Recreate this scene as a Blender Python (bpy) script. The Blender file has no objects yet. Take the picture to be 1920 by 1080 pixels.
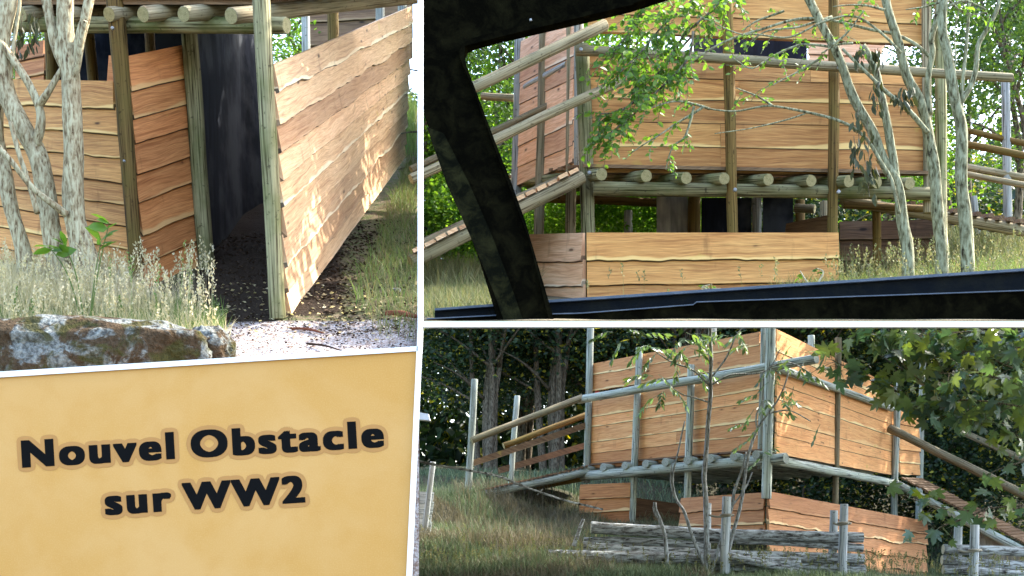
import bpy, math, random
import numpy as np
from mathutils import Vector, Matrix, noise as mnoise

R = math.radians
scene = bpy.context.scene
COL = scene.collection
rng = np.random.default_rng(7)
random.seed(7)

# ------------------------------------------------------------------ camera
F = 2540.0            # focal length in pixels of the 1920 wide photograph
CZ = 1.6              # eye height
HOR = 1000.0          # picture row of eye level (lens shifted upwards)
cd = bpy.data.cameras.new('camera'); cam = bpy.data.objects.new('camera', cd); COL.objects.link(cam)
cam.location = (0, 0, CZ); cam.rotation_euler = (R(90), 0, 0)
cd.sensor_width = 36; cd.lens = 36 * F / 1920; cd.shift_y = (HOR - 540) / 1920
cd.clip_start = 0.1; cd.clip_end = 2000
scene.camera = cam

# ------------------------------------------------------------------ light
SUN = Vector((0.62, 0.35, 0.70)).normalized()
w = bpy.data.worlds.new('World'); scene.world = w; w.use_nodes = True
nt = w.node_tree
sky = nt.nodes.new('ShaderNodeTexSky'); sky.sky_type = 'NISHITA'; sky.sun_disc = False
sky.sun_elevation = math.asin(SUN.z); sky.sun_rotation = math.atan2(SUN.x, SUN.y)
sky.dust_density = 2.5; sky.ozone_density = 1.0
bg = nt.nodes['Background']; bg.inputs['Strength'].default_value = 0.15
nt.links.new(sky.outputs[0], bg.inputs[0])
sd = bpy.data.lights.new('sun', 'SUN'); sd.energy = 2.1; sd.angle = R(0.5); sd.color = (1, 0.93, 0.82)
so = bpy.data.objects.new('sun', sd); COL.objects.link(so); so.location = (20, 20, 30)
so.rotation_euler = SUN.to_track_quat('Z', 'Y').to_euler()
scene.view_settings.view_transform = 'Standard'; scene.view_settings.look = 'None'
scene.view_settings.exposure = 2.95; scene.view_settings.gamma = 1
scene.cycles.max_bounces = 6; scene.cycles.diffuse_bounces = 3; scene.cycles.transparent_max_bounces = 4

# ------------------------------------------------------------------ helpers
def P(px, py, d):
    return Vector(((px - 960) / F * d, d, CZ + (HOR - py) / F * d))
def pix(v):
    return 960 + v[0] / v[1] * F, HOR - (v[2] - CZ) / v[1] * F
def pixn(a):
    return 960 + a[:, 0] / a[:, 1] * F, HOR - (a[:, 2] - CZ) / a[:, 1] * F
def m(px, d):
    return px / F * d

def tag(o, label=None, cat=None, group=None, kind=None):
    if label: o['label'] = label
    if cat: o['category'] = cat
    if group: o['group'] = group
    if kind: o['kind'] = kind
    return o
def thing(name, label, cat, loc, group=None):
    o = bpy.data.objects.new(name, None); COL.objects.link(o); o.location = loc
    o.empty_display_size = 0.2
    return tag(o, label, cat, group)
def put(o, parent):
    if parent is not None:
        off = Vector((0, 0, 0)); q = parent
        while q is not None:
            off += q.location; q = q.parent
        o.parent = parent; o.location = -off
    return o

class MB:
    """collects geometry in world metres, builds it as one mesh object"""
    def __init__(s):
        s.v = []; s.f = []; s.mi = []; s.uv = []; s.a = []; s.sm = []
    def vert(s, p, vn=0.5, br=0.5):
        s.v.append((p[0], p[1], p[2])); s.a.append((vn, br)); return len(s.v) - 1
    def face(s, idx, uv=None, mi=0, smooth=True):
        s.f.append(tuple(idx)); s.mi.append(mi); s.sm.append(smooth)
        s.uv.extend(uv if uv else [(s.v[i][0] + s.v[i][1] * .7, s.v[i][2]) for i in idx])
    def build(s, name, mats, parent=None):
        me = bpy.data.meshes.new(name); me.from_pydata(s.v, [], s.f); 
        if not isinstance(mats, (list, tuple)): mats = [mats]
        for k in mats: me.materials.append(k)
        me.polygons.foreach_set('material_index', s.mi)
        me.polygons.foreach_set('use_smooth', s.sm)
        u = me.uv_layers.new(name='UVMap'); u.data.foreach_set('uv', np.array(s.uv, dtype=np.float32).ravel())
        for k, nm in enumerate(('vn', 'br')):
            at = me.attributes.new(nm, 'FLOAT', 'POINT'); at.data.foreach_set('value', np.array([q[k] for q in s.a], dtype=np.float32))
        me.update()
        o = bpy.data.objects.new(name, me); COL.objects.link(o)
        return put(o, parent)
    # --- shapes
    def tube(s, pts, rad, seg=12, cap=True, wob=0.0, seed=0, br=None, knots=0):
        pts = [Vector(p) for p in pts]; n = len(pts)
        if br is None: br = random.random()
        t0 = (pts[1] - pts[0]).normalized()
        up = Vector((0, 0, 1)) if abs(t0.z) < .9 else Vector((1, 0, 0))
        a = t0.cross(up).normalized(); L = 0; rings = []; Ls = []
        for i, p in enumerate(pts):
            t = (pts[min(i + 1, n - 1)] - pts[max(i - 1, 0)]).normalized()
            a = (a - t * a.dot(t)).normalized(); b = t.cross(a)
            if i: L += (p - pts[i - 1]).length
            ring = []
            for k in range(seg):
                an = 2 * math.pi * k / seg
                r = rad[i] * (1 + wob * mnoise.noise(Vector((math.cos(an) * 1.2 + seed, math.sin(an) * 1.2, L * 3.2 + seed * 3.1))))
                ring.append(s.vert(p + (a * math.cos(an) + b * math.sin(an)) * r, k / seg, br))
            rings.append(ring); Ls.append(L)
        for i in range(n - 1):
            for k in range(seg):
                k2 = (k + 1) % seg
                s.face((rings[i][k], rings[i][k2], rings[i + 1][k2], rings[i + 1][k]),
                       [(Ls[i] + br * 9, k / seg * .5), (Ls[i] + br * 9, (k + 1) / seg * .5), (Ls[i + 1] + br * 9, (k + 1) / seg * .5), (Ls[i + 1] + br * 9, k / seg * .5)])
        if cap:
            for ring, c in ((rings[0][::-1], 0), (rings[-1], 1)):
                s.face(ring, [(.5 + .5 * math.cos(2 * math.pi * k / seg), .5 + .5 * math.sin(2 * math.pi * k / seg)) for k in range(seg)], mi=1, smooth=False)
    def box(s, c, ax, ay, az, br=None, bev=0.0):
        """c centre, ax ay az half extent vectors"""
        if br is None: br = random.random()
        ids = [s.vert(c + ax * i + ay * j + az * k, (k + 1) / 2, br) for i in (-1, 1) for j in (-1, 1) for k in (-1, 1)]
        lx, ly, lz = ax.length * 2, ay.length * 2, az.length * 2; o = br * 7
        for q, (a, b) in (((0, 1, 3, 2), (ly, lz)), ((4, 6, 7, 5), (ly, lz)), ((0, 4, 5, 1), (lx, lz)), ((2, 3, 7, 6), (lx, lz)), ((0, 2, 6, 4), (lx, ly)), ((1, 5, 7, 3), (lx, ly))):
            pr = [s.v[ids[k]] for k in q]
            e = [Vector(ax), Vector(ay), Vector(az)]; L = [lx, ly, lz]
            order = sorted(range(3), key=lambda k: -L[k]); e0 = e[order[0]].normalized(); e1 = e[order[1]].normalized(); e2 = e[order[2]].normalized()
            s.face([ids[k] for k in q], [(Vector(p).dot(e0) + o, Vector(p).dot(e1) + Vector(p).dot(e2) + o) for p in pr], smooth=False)

def smooth_path(pts, sub=5):
    pts = [Vector(p) for p in pts]; out = []
    for i in range(len(pts) - 1):
        p0 = pts[max(i - 1, 0)]; p1 = pts[i]; p2 = pts[i + 1]; p3 = pts[min(i + 2, len(pts) - 1)]
        for k in range(sub):
            t = k / sub
            out.append(.5 * ((2 * p1) + (p2 - p0) * t + (2 * p0 - 5 * p1 + 4 * p2 - p3) * t * t + (3 * p1 - p0 - 3 * p2 + p3) * t ** 3))
    out.append(pts[-1]); return out

# ------------------------------------------------------------------ materials
def lin(c):
    return tuple(((x / 255) / 12.92 if x / 255 <= .04045 else ((x / 255 + .055) / 1.055) ** 2.4) for x in c) + (1,)
class NB:
    def __init__(s, name, rough=0.8, spec=0.3):
        s.m = bpy.data.materials.new(name); s.m.use_nodes = True; s.t = s.m.node_tree
        s.b = s.t.nodes['Principled BSDF']; s.b.inputs['Roughness'].default_value = rough
        s.b.inputs['Specular IOR Level'].default_value = spec
    def n(s, typ, **kw):
        x = s.t.nodes.new('ShaderNode' + typ)
        for k, v in kw.items():
            if k in x.inputs: x.inputs[k].default_value = v
            else: setattr(x, k, v)
        return x
    def l(s, a, b): s.t.links.new(a, b)
    def coords(s, kind, sc):
        c = s.n('TexCoord'); mp = s.n('Mapping'); mp.inputs['Scale'].default_value = sc
        s.l(c.outputs[kind], mp.inputs[0]); return mp.outputs[0]
    def noise(s, vec, scale, detail=4, dist=0, rough=.55):
        x = s.n('TexNoise', Scale=scale, Detail=detail, Distortion=dist, Roughness=rough)
        s.l(vec, x.inputs['Vector']); return x.outputs['Fac']
    def ramp(s, fac, stops):
        x = s.n('ValToRGB'); e = x.color_ramp.elements
        while len(e) < len(stops): e.new(.5)
        for k, (p, c) in enumerate(stops):
            e[k].position = p; e[k].color = c if len(c) == 4 else tuple(c) + (1,)
        s.l(fac, x.inputs[0]); return x.outputs[0]
    def mix(s, fac, a, b, mode='MIX'):
        x = s.n('Mix'); x.data_type = 'RGBA'; x.blend_type = mode
        for sock, val in ((x.inputs[0], fac), (x.inputs[6], a), (x.inputs[7], b)):
            if hasattr(val, 'links'): s.l(val, sock)
            else: sock.default_value = val
        return x.outputs[2]
    def attr(s, nm):
        x = s.n('Attribute'); x.attribute_name = nm; return x.outputs['Fac']
    def math(s, op, a, b=0.0):
        x = s.n('Math'); x.operation = op
        for sock, val in ((x.inputs[0], a), (x.inputs[1], b)):
            if hasattr(val, 'links'): s.l(val, sock)
            else: sock.default_value = val
        return x.outputs[0]
    def bump(s, h, st=.3, dist=.01):
        x = s.n('Bump', Strength=st, Distance=dist); s.l(h, x.inputs['Height']); s.l(x.outputs[0], s.b.inputs['Normal'])
    def out(s, col):
        if hasattr(col, 'links'): s.l(col, s.b.inputs['Base Color'])
        else: s.b.inputs['Base Color'].default_value = col
        return s.m

def g(v): return (v, v, v, 1)
def cedar(name, light, mid, dark, sap, sat=1.0):
    b = NB(name, .62, .25)
    uv = b.coords('UV', (1, 1, 1))
    # gentle warp so the grain swings round as it does in flat sawn boards
    wn = b.n('TexNoise', Scale=1.0, Detail=2); mp = b.n('Mapping'); mp.inputs['Scale'].default_value = (1.1, 2.2, 1); b.l(uv, mp.inputs[0]); b.l(mp.outputs[0], wn.inputs['Vector'])
    sub = b.n('VectorMath', operation='MULTIPLY_ADD'); sub.inputs[1].default_value = (0.0, .12, 0); b.l(wn.outputs['Color'], sub.inputs[0]); b.l(uv, sub.inputs[2])
    wv = sub.outputs[0]
    m1 = b.n('Mapping'); m1.inputs['Scale'].default_value = (1.5, 38, 1); b.l(wv, m1.inputs[0])
    m2 = b.n('Mapping'); m2.inputs['Scale'].default_value = (5, 170, 1); b.l(wv, m2.inputs[0])
    m3 = b.n('Mapping'); m3.inputs['Scale'].default_value = (.9, 7, 1); b.l(wv, m3.inputs[0])
    n1 = b.noise(m1.outputs[0], 1, 4, .6); n2 = b.noise(m2.outputs[0], 1, 3); n3 = b.noise(m3.outputs[0], 1, 3, .8)
    c = b.ramp(n1, [(.34, dark), (.46, mid), (.64, light)])
    c2 = b.ramp(n3, [(.34, mid), (.66, light)])
    c = b.mix(.4, c, c2)
    c = b.mix(b.ramp(n2, [(.35, g(.55)), (.6, g(0))]), c, dark)
    # board to board variation
    br = b.attr('br')
    c = b.mix(1.0, c, b.ramp(br, [(0, (.68, .58, .5)), (.35, (.93, .88, .83)), (.65, (1.0, .95, .86)), (1, (1.12, 1.03, .95))]), 'MULTIPLY')
    # sapwood and bark, with painted lap shadow, along the wavy lower edge
    vn = b.attr('vn')
    mw = b.n('Mapping'); mw.inputs['Scale'].default_value = (1.6, .4, 1); b.l(uv, mw.inputs[0])
    vv = b.math('ADD', vn, b.math('MULTIPLY', b.math('SUBTRACT', b.noise(mw.outputs[0], 1, 2), .42), .6))
    sapf = b.ramp(vv, [(.0, g(.9)), (.13, g(.75)), (.19, g(.0))])
    c = b.mix(b.math('MULTIPLY', sapf, b.ramp(b.math('FRACT', b.math('MULTIPLY', br, 7.3)), [(.35, g(.12)), (.6, g(1))])), c, sap)
    # knots
    mk = b.n('Mapping'); mk.inputs['Scale'].default_value = (1.5, 4.2, 1); b.l(wv, mk.inputs[0])
    vo = b.n('TexVoronoi', Scale=1.6, Randomness=1.0); b.l(mk.outputs[0], vo.inputs['Vector'])
    k = b.ramp(vo.outputs['Distance'], [(.03, g(.95)), (.08, g(.8)), (.11, g(.25)), (.20, g(0))])
    c = b.mix(b.math('MULTIPLY', k, b.ramp(b.noise(uv, 2.1, 2), [(.44, g(0)), (.5, g(1))])), c, tuple(x * .22 for x in dark[:3]) + (1,))
    # pitch streaks and yellow resin blotches
    ms = b.n('Mapping'); ms.inputs['Scale'].default_value = (5, 1.3, 1); b.l(uv, ms.inputs[0])
    st = b.noise(ms.outputs[0], 1.3, 4)
    c = b.mix(b.ramp(st, [(.62, g(0)), (.75, g(.45))]), c, tuple(x * .5 for x in dark[:3]) + (1,))
    yl = b.noise(uv, 3.3, 3); c = b.mix(b.ramp(yl, [(.68, g(0)), (.76, g(.55))]), c, (.50, .38, .07, 1))
    c = b.mix(b.math('MULTIPLY', b.ramp(vn, [(.0, g(.9)), (.005, g(0))]), b.ramp(b.noise(uv, 2.6, 3), [(.36, g(.6)), (.5, g(1))])), c, (.035, .022, .014, 1))  # bark brown lip, painted dark as the lap shadow under each board
    b.bump(b.math('ADD', n1, b.math('MULTIPLY', n2, .5)), .55, .006)
    return b.out(c)

M = {}
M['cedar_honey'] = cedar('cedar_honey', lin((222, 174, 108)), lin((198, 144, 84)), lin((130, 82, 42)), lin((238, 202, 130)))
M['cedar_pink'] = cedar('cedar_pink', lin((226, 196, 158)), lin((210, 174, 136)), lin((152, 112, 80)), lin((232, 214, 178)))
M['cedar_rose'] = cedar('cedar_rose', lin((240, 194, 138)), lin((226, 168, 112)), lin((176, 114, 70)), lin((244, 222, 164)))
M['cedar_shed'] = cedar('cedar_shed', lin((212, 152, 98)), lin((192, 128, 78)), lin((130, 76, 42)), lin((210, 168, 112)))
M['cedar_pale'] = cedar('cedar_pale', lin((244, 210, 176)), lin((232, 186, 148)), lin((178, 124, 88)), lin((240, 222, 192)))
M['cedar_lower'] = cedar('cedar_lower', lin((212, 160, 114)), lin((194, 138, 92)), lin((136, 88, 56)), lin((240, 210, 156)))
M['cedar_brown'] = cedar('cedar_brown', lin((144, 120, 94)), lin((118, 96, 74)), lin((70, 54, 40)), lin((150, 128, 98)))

def logmat(name, base, dark, moss, mossamt=.5):
    b = NB(name, .85, .2)
    uv = b.coords('UV', (1, 1, 1))
    m1 = b.n('Mapping'); m1.inputs['Scale'].default_value = (1.6, 46, 1); b.l(uv, m1.inputs[0])
    n1 = b.noise(m1.outputs[0], 1, 5, .3); ob = b.coords('Object', (1, 1, 1)); n2 = b.noise(ob, 2.4, 4); n3 = b.noise(ob, 22, 3)
    c = b.ramp(n1, [(.33, tuple(.35 * y for y in dark[:3]) + (1,)), (.38, dark), (.47, tuple(.6 * x + .4 * y for x, y in zip(base, dark))), (.6, base)])
    c = b.mix(b.ramp(n2, [(.42, g(0)), (.64, g(mossamt))]), c, moss)
    c = b.mix(b.ramp(n3, [(.62, g(0)), (.72, g(.7))]), c, tuple(x * .5 for x in dark[:3]) + (1,))
    mk = b.n('Mapping'); mk.inputs['Scale'].default_value = (3.3, 9, 1); b.l(uv, mk.inputs[0])
    vo = b.n('TexVoronoi', Scale=1.0); b.l(mk.outputs[0], vo.inputs['Vector'])
    c = b.mix(b.ramp(vo.outputs['Distance'], [(.05, g(.8)), (.11, g(0))]), c, tuple(x * .35 for x in dark[:3]) + (1,))
    c = b.mix(1, c, b.ramp(b.attr('br'), [(0, g(.78)), (1, g(1.12))]), 'MULTIPLY')
    b.bump(n1, .7, .008)
    return b.out(c)
def endmat(name, base, dark):
    b = NB(name, .8, .2); uv = b.coords('UV', (1, 1, 1))
    mp = b.n('Mapping'); mp.inputs['Location'].default_value = (-.5, -.5, 0); b.l(uv, mp.inputs[0])
    w_ = b.n('TexWave', wave_type='RINGS', rings_direction='Z', Scale=9, Distortion=2.5, Detail=2); b.l(mp.outputs[0], w_.inputs['Vector'])
    c = b.ramp(w_.outputs['Fac'], [(.2, dark), (.7, base)])
    c = b.mix(b.ramp(b.noise(uv, 3.5, 4), [(.45, g(0)), (.7, g(.6))]), c, dark)
    return b.out(c)
M['log_green'] = logmat('log_green', lin((156, 150, 112)), lin((66, 58, 34)), lin((84, 92, 44)), .75)
M['log_tan'] = logmat('log_tan', lin((158, 146, 116)), lin((88, 74, 52)), lin((112, 110, 80)), .45)
M['log_grey'] = logmat('log_grey', lin((176, 180, 176)), lin((92, 92, 86)), lin((142, 146, 128)), .5)
M['log_slate'] = logmat('log_slate', lin((192, 200, 188)), lin((70, 76, 72)), lin((158, 168, 150)), .55)
M['slate_end'] = endmat('slate_end', lin((180, 188, 180)), lin((120, 124, 112)))
M['log_brown'] = logmat('log_brown', lin((120, 96, 52)), lin((66, 46, 20)), lin((96, 88, 40)), .5)
M['log_end'] = endmat('log_end', lin((176, 166, 124)), lin((104, 96, 62)))
M['bark_log'] = logmat('bark_log', lin((150, 152, 150)), lin((58, 56, 52)), lin((172, 176, 172)), .6)
M['pale_end'] = endmat('pale_end', lin((222, 214, 186)), lin((160, 148, 110)))

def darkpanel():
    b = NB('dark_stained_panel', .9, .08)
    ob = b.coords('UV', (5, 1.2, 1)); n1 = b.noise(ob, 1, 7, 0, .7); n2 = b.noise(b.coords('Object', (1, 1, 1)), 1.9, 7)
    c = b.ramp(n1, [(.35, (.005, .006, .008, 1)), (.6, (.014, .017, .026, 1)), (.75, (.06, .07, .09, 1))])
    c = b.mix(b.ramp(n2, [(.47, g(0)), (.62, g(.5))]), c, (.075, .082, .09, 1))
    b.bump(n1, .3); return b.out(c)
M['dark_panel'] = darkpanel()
def greypanel():
    b = NB('weathered_pale_panel', .8, .2)
    n1 = b.noise(b.coords('UV', (9, 1.2, 1)), 1, 5); n2 = b.noise(b.coords('Object', (1, 1, 1)), 2.5, 4)
    c = b.ramp(n1, [(.3, lin((104, 110, 112))), (.7, lin((214, 210, 196)))]); c = b.mix(b.ramp(n2, [(.4, g(0)), (.7, g(.6))]), c, lin((70, 78, 84)))
    b.bump(n1, .3); return b.out(c)
M['pale_panel'] = greypanel()

def barkmat(name, a, bcol, c_, st=(22, 22, 5.5)):
    b = NB(name, .9, .15); ob = b.coords('Object', st); o2 = b.coords('Object', (1, 1, 1))
    n1 = b.noise(ob, 2.2, 6, .4); n2 = b.noise(o2, 3.6, 5); n3 = b.noise(o2, 30, 3)
    c = b.ramp(n1, [(.33, c_), (.43, bcol), (.60, a)])
    c = b.mix(b.ramp(n2, [(.5, g(0)), (.7, g(.55))]), c, tuple(.75 * x for x in bcol[:3]) + (1,))
    c = b.mix(b.ramp(n3, [(.55, g(0)), (.7, g(.5))]), c, a)
    b.bump(b.math('ADD', n1, b.math('MULTIPLY', n3, .4)), .9, .012); return b.out(c)
M['bark_pale'] = barkmat('bark_pale', lin((184, 176, 144)), lin((142, 126, 96)), lin((80, 60, 42)))
M['bark_lichen'] = barkmat('bark_lichen', lin((148, 150, 122)), lin((102, 100, 74)), lin((44, 38, 26)))
M['bark_grey'] = barkmat('bark_grey', lin((170, 176, 176)), lin((122, 124, 120)), lin((62, 58, 52)))
M['bark_dark'] = barkmat('bark_dark', lin((120, 112, 96)), lin((74, 66, 52)), lin((34, 30, 24)))

M['bark_log'] = barkmat('bark_log', lin((182, 188, 188)), lin((104, 104, 100)), lin((22, 20, 18)), (3.0, 16, 16))

def leafmat(name, a, b_, trans=.5, gloss=.35, rough=.45, tint=(1.35, 1.25, .45, 1)):
    if 'grass' in name or 'straw' in name: tint = (1.05, 1.0, .75, 1)
    b = NB(name, rough, gloss)
    ri = b.n('NewGeometry').outputs['Random Per Island']
    c = b.ramp(ri, [(0, a), (1, b_)] if name != 'leaf_dark' else [(0, a), (.9, b_), (.93, (.42, .40, .04, 1))])  # forest leaves: a few coloured yellow to paint in sunlit flecks
    c = b.mix(b.ramp(b.noise(b.coords('Object', (1, 1, 1)), 1.1, 2), [(.35, g(0)), (.7, g(.5))]), c, b_)
    b.out(c)
    tr = b.n('BsdfTranslucent'); c2 = b.mix(1, c, tint, 'MULTIPLY'); b.l(c2, tr.inputs[0])
    mx = b.n('MixShader'); mx.inputs[0].default_value = trans
    b.l(b.b.outputs[0], mx.inputs[1]); b.l(tr.outputs[0], mx.inputs[2])
    b.l(mx.outputs[0], b.t.nodes['Material Output'].inputs[0]); return b.m
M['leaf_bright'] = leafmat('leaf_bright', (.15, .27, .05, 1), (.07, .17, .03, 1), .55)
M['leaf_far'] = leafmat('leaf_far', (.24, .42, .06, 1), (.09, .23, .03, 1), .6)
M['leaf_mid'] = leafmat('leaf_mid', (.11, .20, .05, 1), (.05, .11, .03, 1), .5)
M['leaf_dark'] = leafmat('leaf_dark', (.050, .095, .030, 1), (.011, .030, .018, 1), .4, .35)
M['leaf_maple'] = leafmat('leaf_maple', (.14, .19, .02, 1), (.05, .12, .11, 1), .45, .8, .3)  # blue green end paints the sky gloss into the leaf colour
M['leaf_ash'] = leafmat('leaf_ash', (.16, .24, .07, 1), (.10, .20, .15, 1), .4, .7, .35)
M['leaf_dead'] = leafmat('leaf_dead', (.07, .075, .03, 1), (.035, .045, .022, 1), .2, .2)
M['straw'] = leafmat('straw', (.74, .64, .46, 1), (.50, .45, .24, 1), .4, .2, .7)
M['grass'] = leafmat('grass', (.11, .20, .045, 1), (.17, .23, .07, 1), .4, .25, .6)
M['grass_dry'] = leafmat('grass_dry', (.28, .24, .13, 1), (.13, .17, .06, 1), .3, .2, .7)
M['grass_shade'] = leafmat('grass_grey', (.24, .30, .17, 1), (.06, .10, .05, 1), .25, .2, .7)
M['grass_brown'] = leafmat('grass_brown', (.26, .23, .16, 1), (.08, .08, .05, 1), .25, .2, .7)

def earthmat(name, cols, sc=1.0):
    b = NB(name, .95, .1); ob = b.coords('Object', (1, 1, 1))
    n1 = b.noise(ob, 1.3 * sc, 5); n2 = b.noise(ob, 14 * sc, 6, .5); n3 = b.noise(ob, 70 * sc, 4)
    c = b.ramp(n1, [(.35, cols[0]), (.65, cols[1])]); c = b.mix(b.ramp(n2, [(.45, g(0)), (.65, g(.8))]), c, cols[2])
    c = b.mix(b.ramp(n3, [(.5, g(0)), (.7, g(.5))]), c, cols[0])
    b.bump(b.math('ADD', n2, b.math('MULTIPLY', n3, .5)), .8, .03); return b.out(c)
M['earth'] = earthmat('earth', [(.13, .095, .062, 1), (.20, .165, .11, 1), (.10, .11, .045, 1)])
M['earth_path'] = earthmat('earth_path', [(.26, .22, .18, 1), (.44, .39, .34, 1), (.12, .075, .045, 1)])
M['earth_dark'] = earthmat('earth_dark', [(.05, .038, .024, 1), (.09, .065, .04, 1), (.03, .03, .014, 1)])
M['meadow'] = earthmat('meadow', [(.05, .05, .03, 1), (.09, .08, .05, 1), (.03, .035, .02, 1)])

def rockmat():
    b = NB('mossy_rock', .95, .05); ob = b.coords('Object', (1, 1, 1))
    n1 = b.noise(ob, 6, 6, .4); n2 = b.noise(ob, 4.2, 7, .9, .65); n3 = b.noise(ob, 34, 6)
    c = b.ramp(n3, [(.35, (.07, .072, .066, 1)), (.62, (.25, .265, .24, 1))])
    c = b.mix(b.ramp(n2, [(.46, g(0)), (.53, g(.95))]), c, b.mix(n3, (.02, .014, .008, 1), (.10, .062, .03, 1)))
    mp = b.n('Mapping'); mp.inputs['Location'].default_value = (4, 2, 7); b.l(ob, mp.inputs[0]); n4 = b.noise(mp.outputs[0], 5, 6, .7)
    c = b.mix(b.ramp(n4, [(.5, g(0)), (.6, g(.9))]), c, b.mix(n3, (.02, .02, .008, 1), (.085, .08, .025, 1)))
    b.bump(b.math('ADD', n3, n1), .9, .05); return b.out(c)
M['rock'] = rockmat()

def steelmat(name, a, c_, rough=.45, spec=.5):
    b = NB(name, rough, spec); ob = b.coords('Object', (1, 1, 1)); n1 = b.noise(ob, 7, 9, .6, .7); n2 = b.noise(ob, 55, 5)
    c = b.ramp(n1, [(.44, a), (.68, c_)]); c = b.mix(b.ramp(n2, [(.6, g(0)), (.75, g(.4))]), c, c_)
    b.bump(b.math('ADD', n1, n2), .4, .01); return b.out(c)
M['steel_dark'] = steelmat('dark_painted_steel', (.0022, .0021, .0014, 1), (.008, .0075, .0035, 1), .9, .0)
M['steel_moss'] = steelmat('mossy_steel', (.003, .0035, .002, 1), (.020, .020, .008, 1), .9, .02)
M['steel_blue'] = steelmat('blue_grey_steel', (.003, .0045, .0065, 1), (.008, .009, .008, 1), .75, .06)
M['steel_edge'] = steelmat('steel_edge_highlight', (.05, .07, .10, 1), (.09, .11, .14, 1), .5, .3)  # bluish highlight on the sill edges put into the colour, with light chips
M['galvanised'] = steelmat('galvanised', (.22, .23, .24, 1), (.35, .36, .37, 1), .4, .5)

def cardmat():
    b = NB('tan_card', .9, .1); ob = b.coords('Object', (1, 1, 1))
    n1 = b.noise(ob, 1.6, 6, .5); n2 = b.noise(ob, 6, 5); n3 = b.noise(ob, 120, 2)
    c = b.ramp(n1, [(.35, lin((200, 149, 80))), (.6, lin((206, 158, 95)))]); c = b.mix(b.ramp(n2, [(.5, g(0)), (.75, g(.35))]), c, lin((192, 138, 66)))
    c = b.mix(b.ramp(n3, [(.45, g(0)), (.7, g(.3))]), c, lin((214, 172, 114)))
    return b.out(c)
M['card'] = cardmat()
def plain(name, c, rough=.7, var=.1):
    b = NB(name, rough, .2); n1 = b.noise(b.coords('Object', (1, 1, 1)), 8, 4)
    return b.out(b.ramp(n1, [(.3, tuple(x * (1 - var) for x in c[:3]) + (1,)), (.7, c)]))
M['white'] = plain('white_paint', (.9, .9, .9, 1), .7, .02)
M['ink'] = plain('ink', (.0022, .0022, .0022, 1), 1.0)
M['halo'] = plain('halo_paint', lin((182, 132, 76)), .9, .04)
M['old_white'] = logmat('old_white_paint', lin((206, 212, 212)), lin((120, 128, 130)), lin((150, 160, 160)), .4)
M['rope'] = plain('rope', (.30, .28, .22, 1))
M['orange'] = plain('orange_plastic', (.6, .05, .03, 1))
M['far_white'] = plain('far_white', (.7, .72, .75, 1))

# ------------------------------------------------------------------ wood builders
def log(name, parent, p0, p1, r0, r1=None, mat='log_tan', end='log_end', seg=14, bend=.0, seed=None, label=None):
    if mat == 'log_slate': end = 'slate_end'
    seed = random.random() * 50 if seed is None else seed
    p0 = Vector(p0); p1 = Vector(p1); r1 = r0 if r1 is None else r1
    L = (p1 - p0).length; n = max(3, int(L / .22))
    side = (p1 - p0).cross(Vector((.3, 1, .2))).normalized()
    pts = []; rad = []
    for i in range(n + 1):
        t = i / n; q = p0.lerp(p1, t) + side * (math.sin(t * 3.1 + seed) - math.sin(seed) * (1 - t) - math.sin(3.1 + seed) * t) * bend
        q += Vector((mnoise.noise(Vector((t * L * .8, seed, 0))), 0, mnoise.noise(Vector((t * L * .8, 0, seed))))) * .012 * (1 if 0 < i < n else 0)
        pts.append(q); rad.append((r0 + (r1 - r0) * t) * (1 + .05 * mnoise.noise(Vector((t * L * 1.7, seed, 5)))))
    # small chamfer at both ends
    d = (p1 - p0).normalized() * .008
    pts = [pts[0]] + [pts[0] + d] + pts[1:-1] + [pts[-1] - d] + [pts[-1]]
    rad = [rad[0] * .93] + [rad[0]] + rad[1:-1] + [rad[-1]] + [rad[-1] * .93]
    b = MB(); b.tube(pts, rad, seg, True, .06, seed)
    o = b.build(name, [M[mat], M[end]], parent)
    if label: o['label'] = label
    return o

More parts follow.
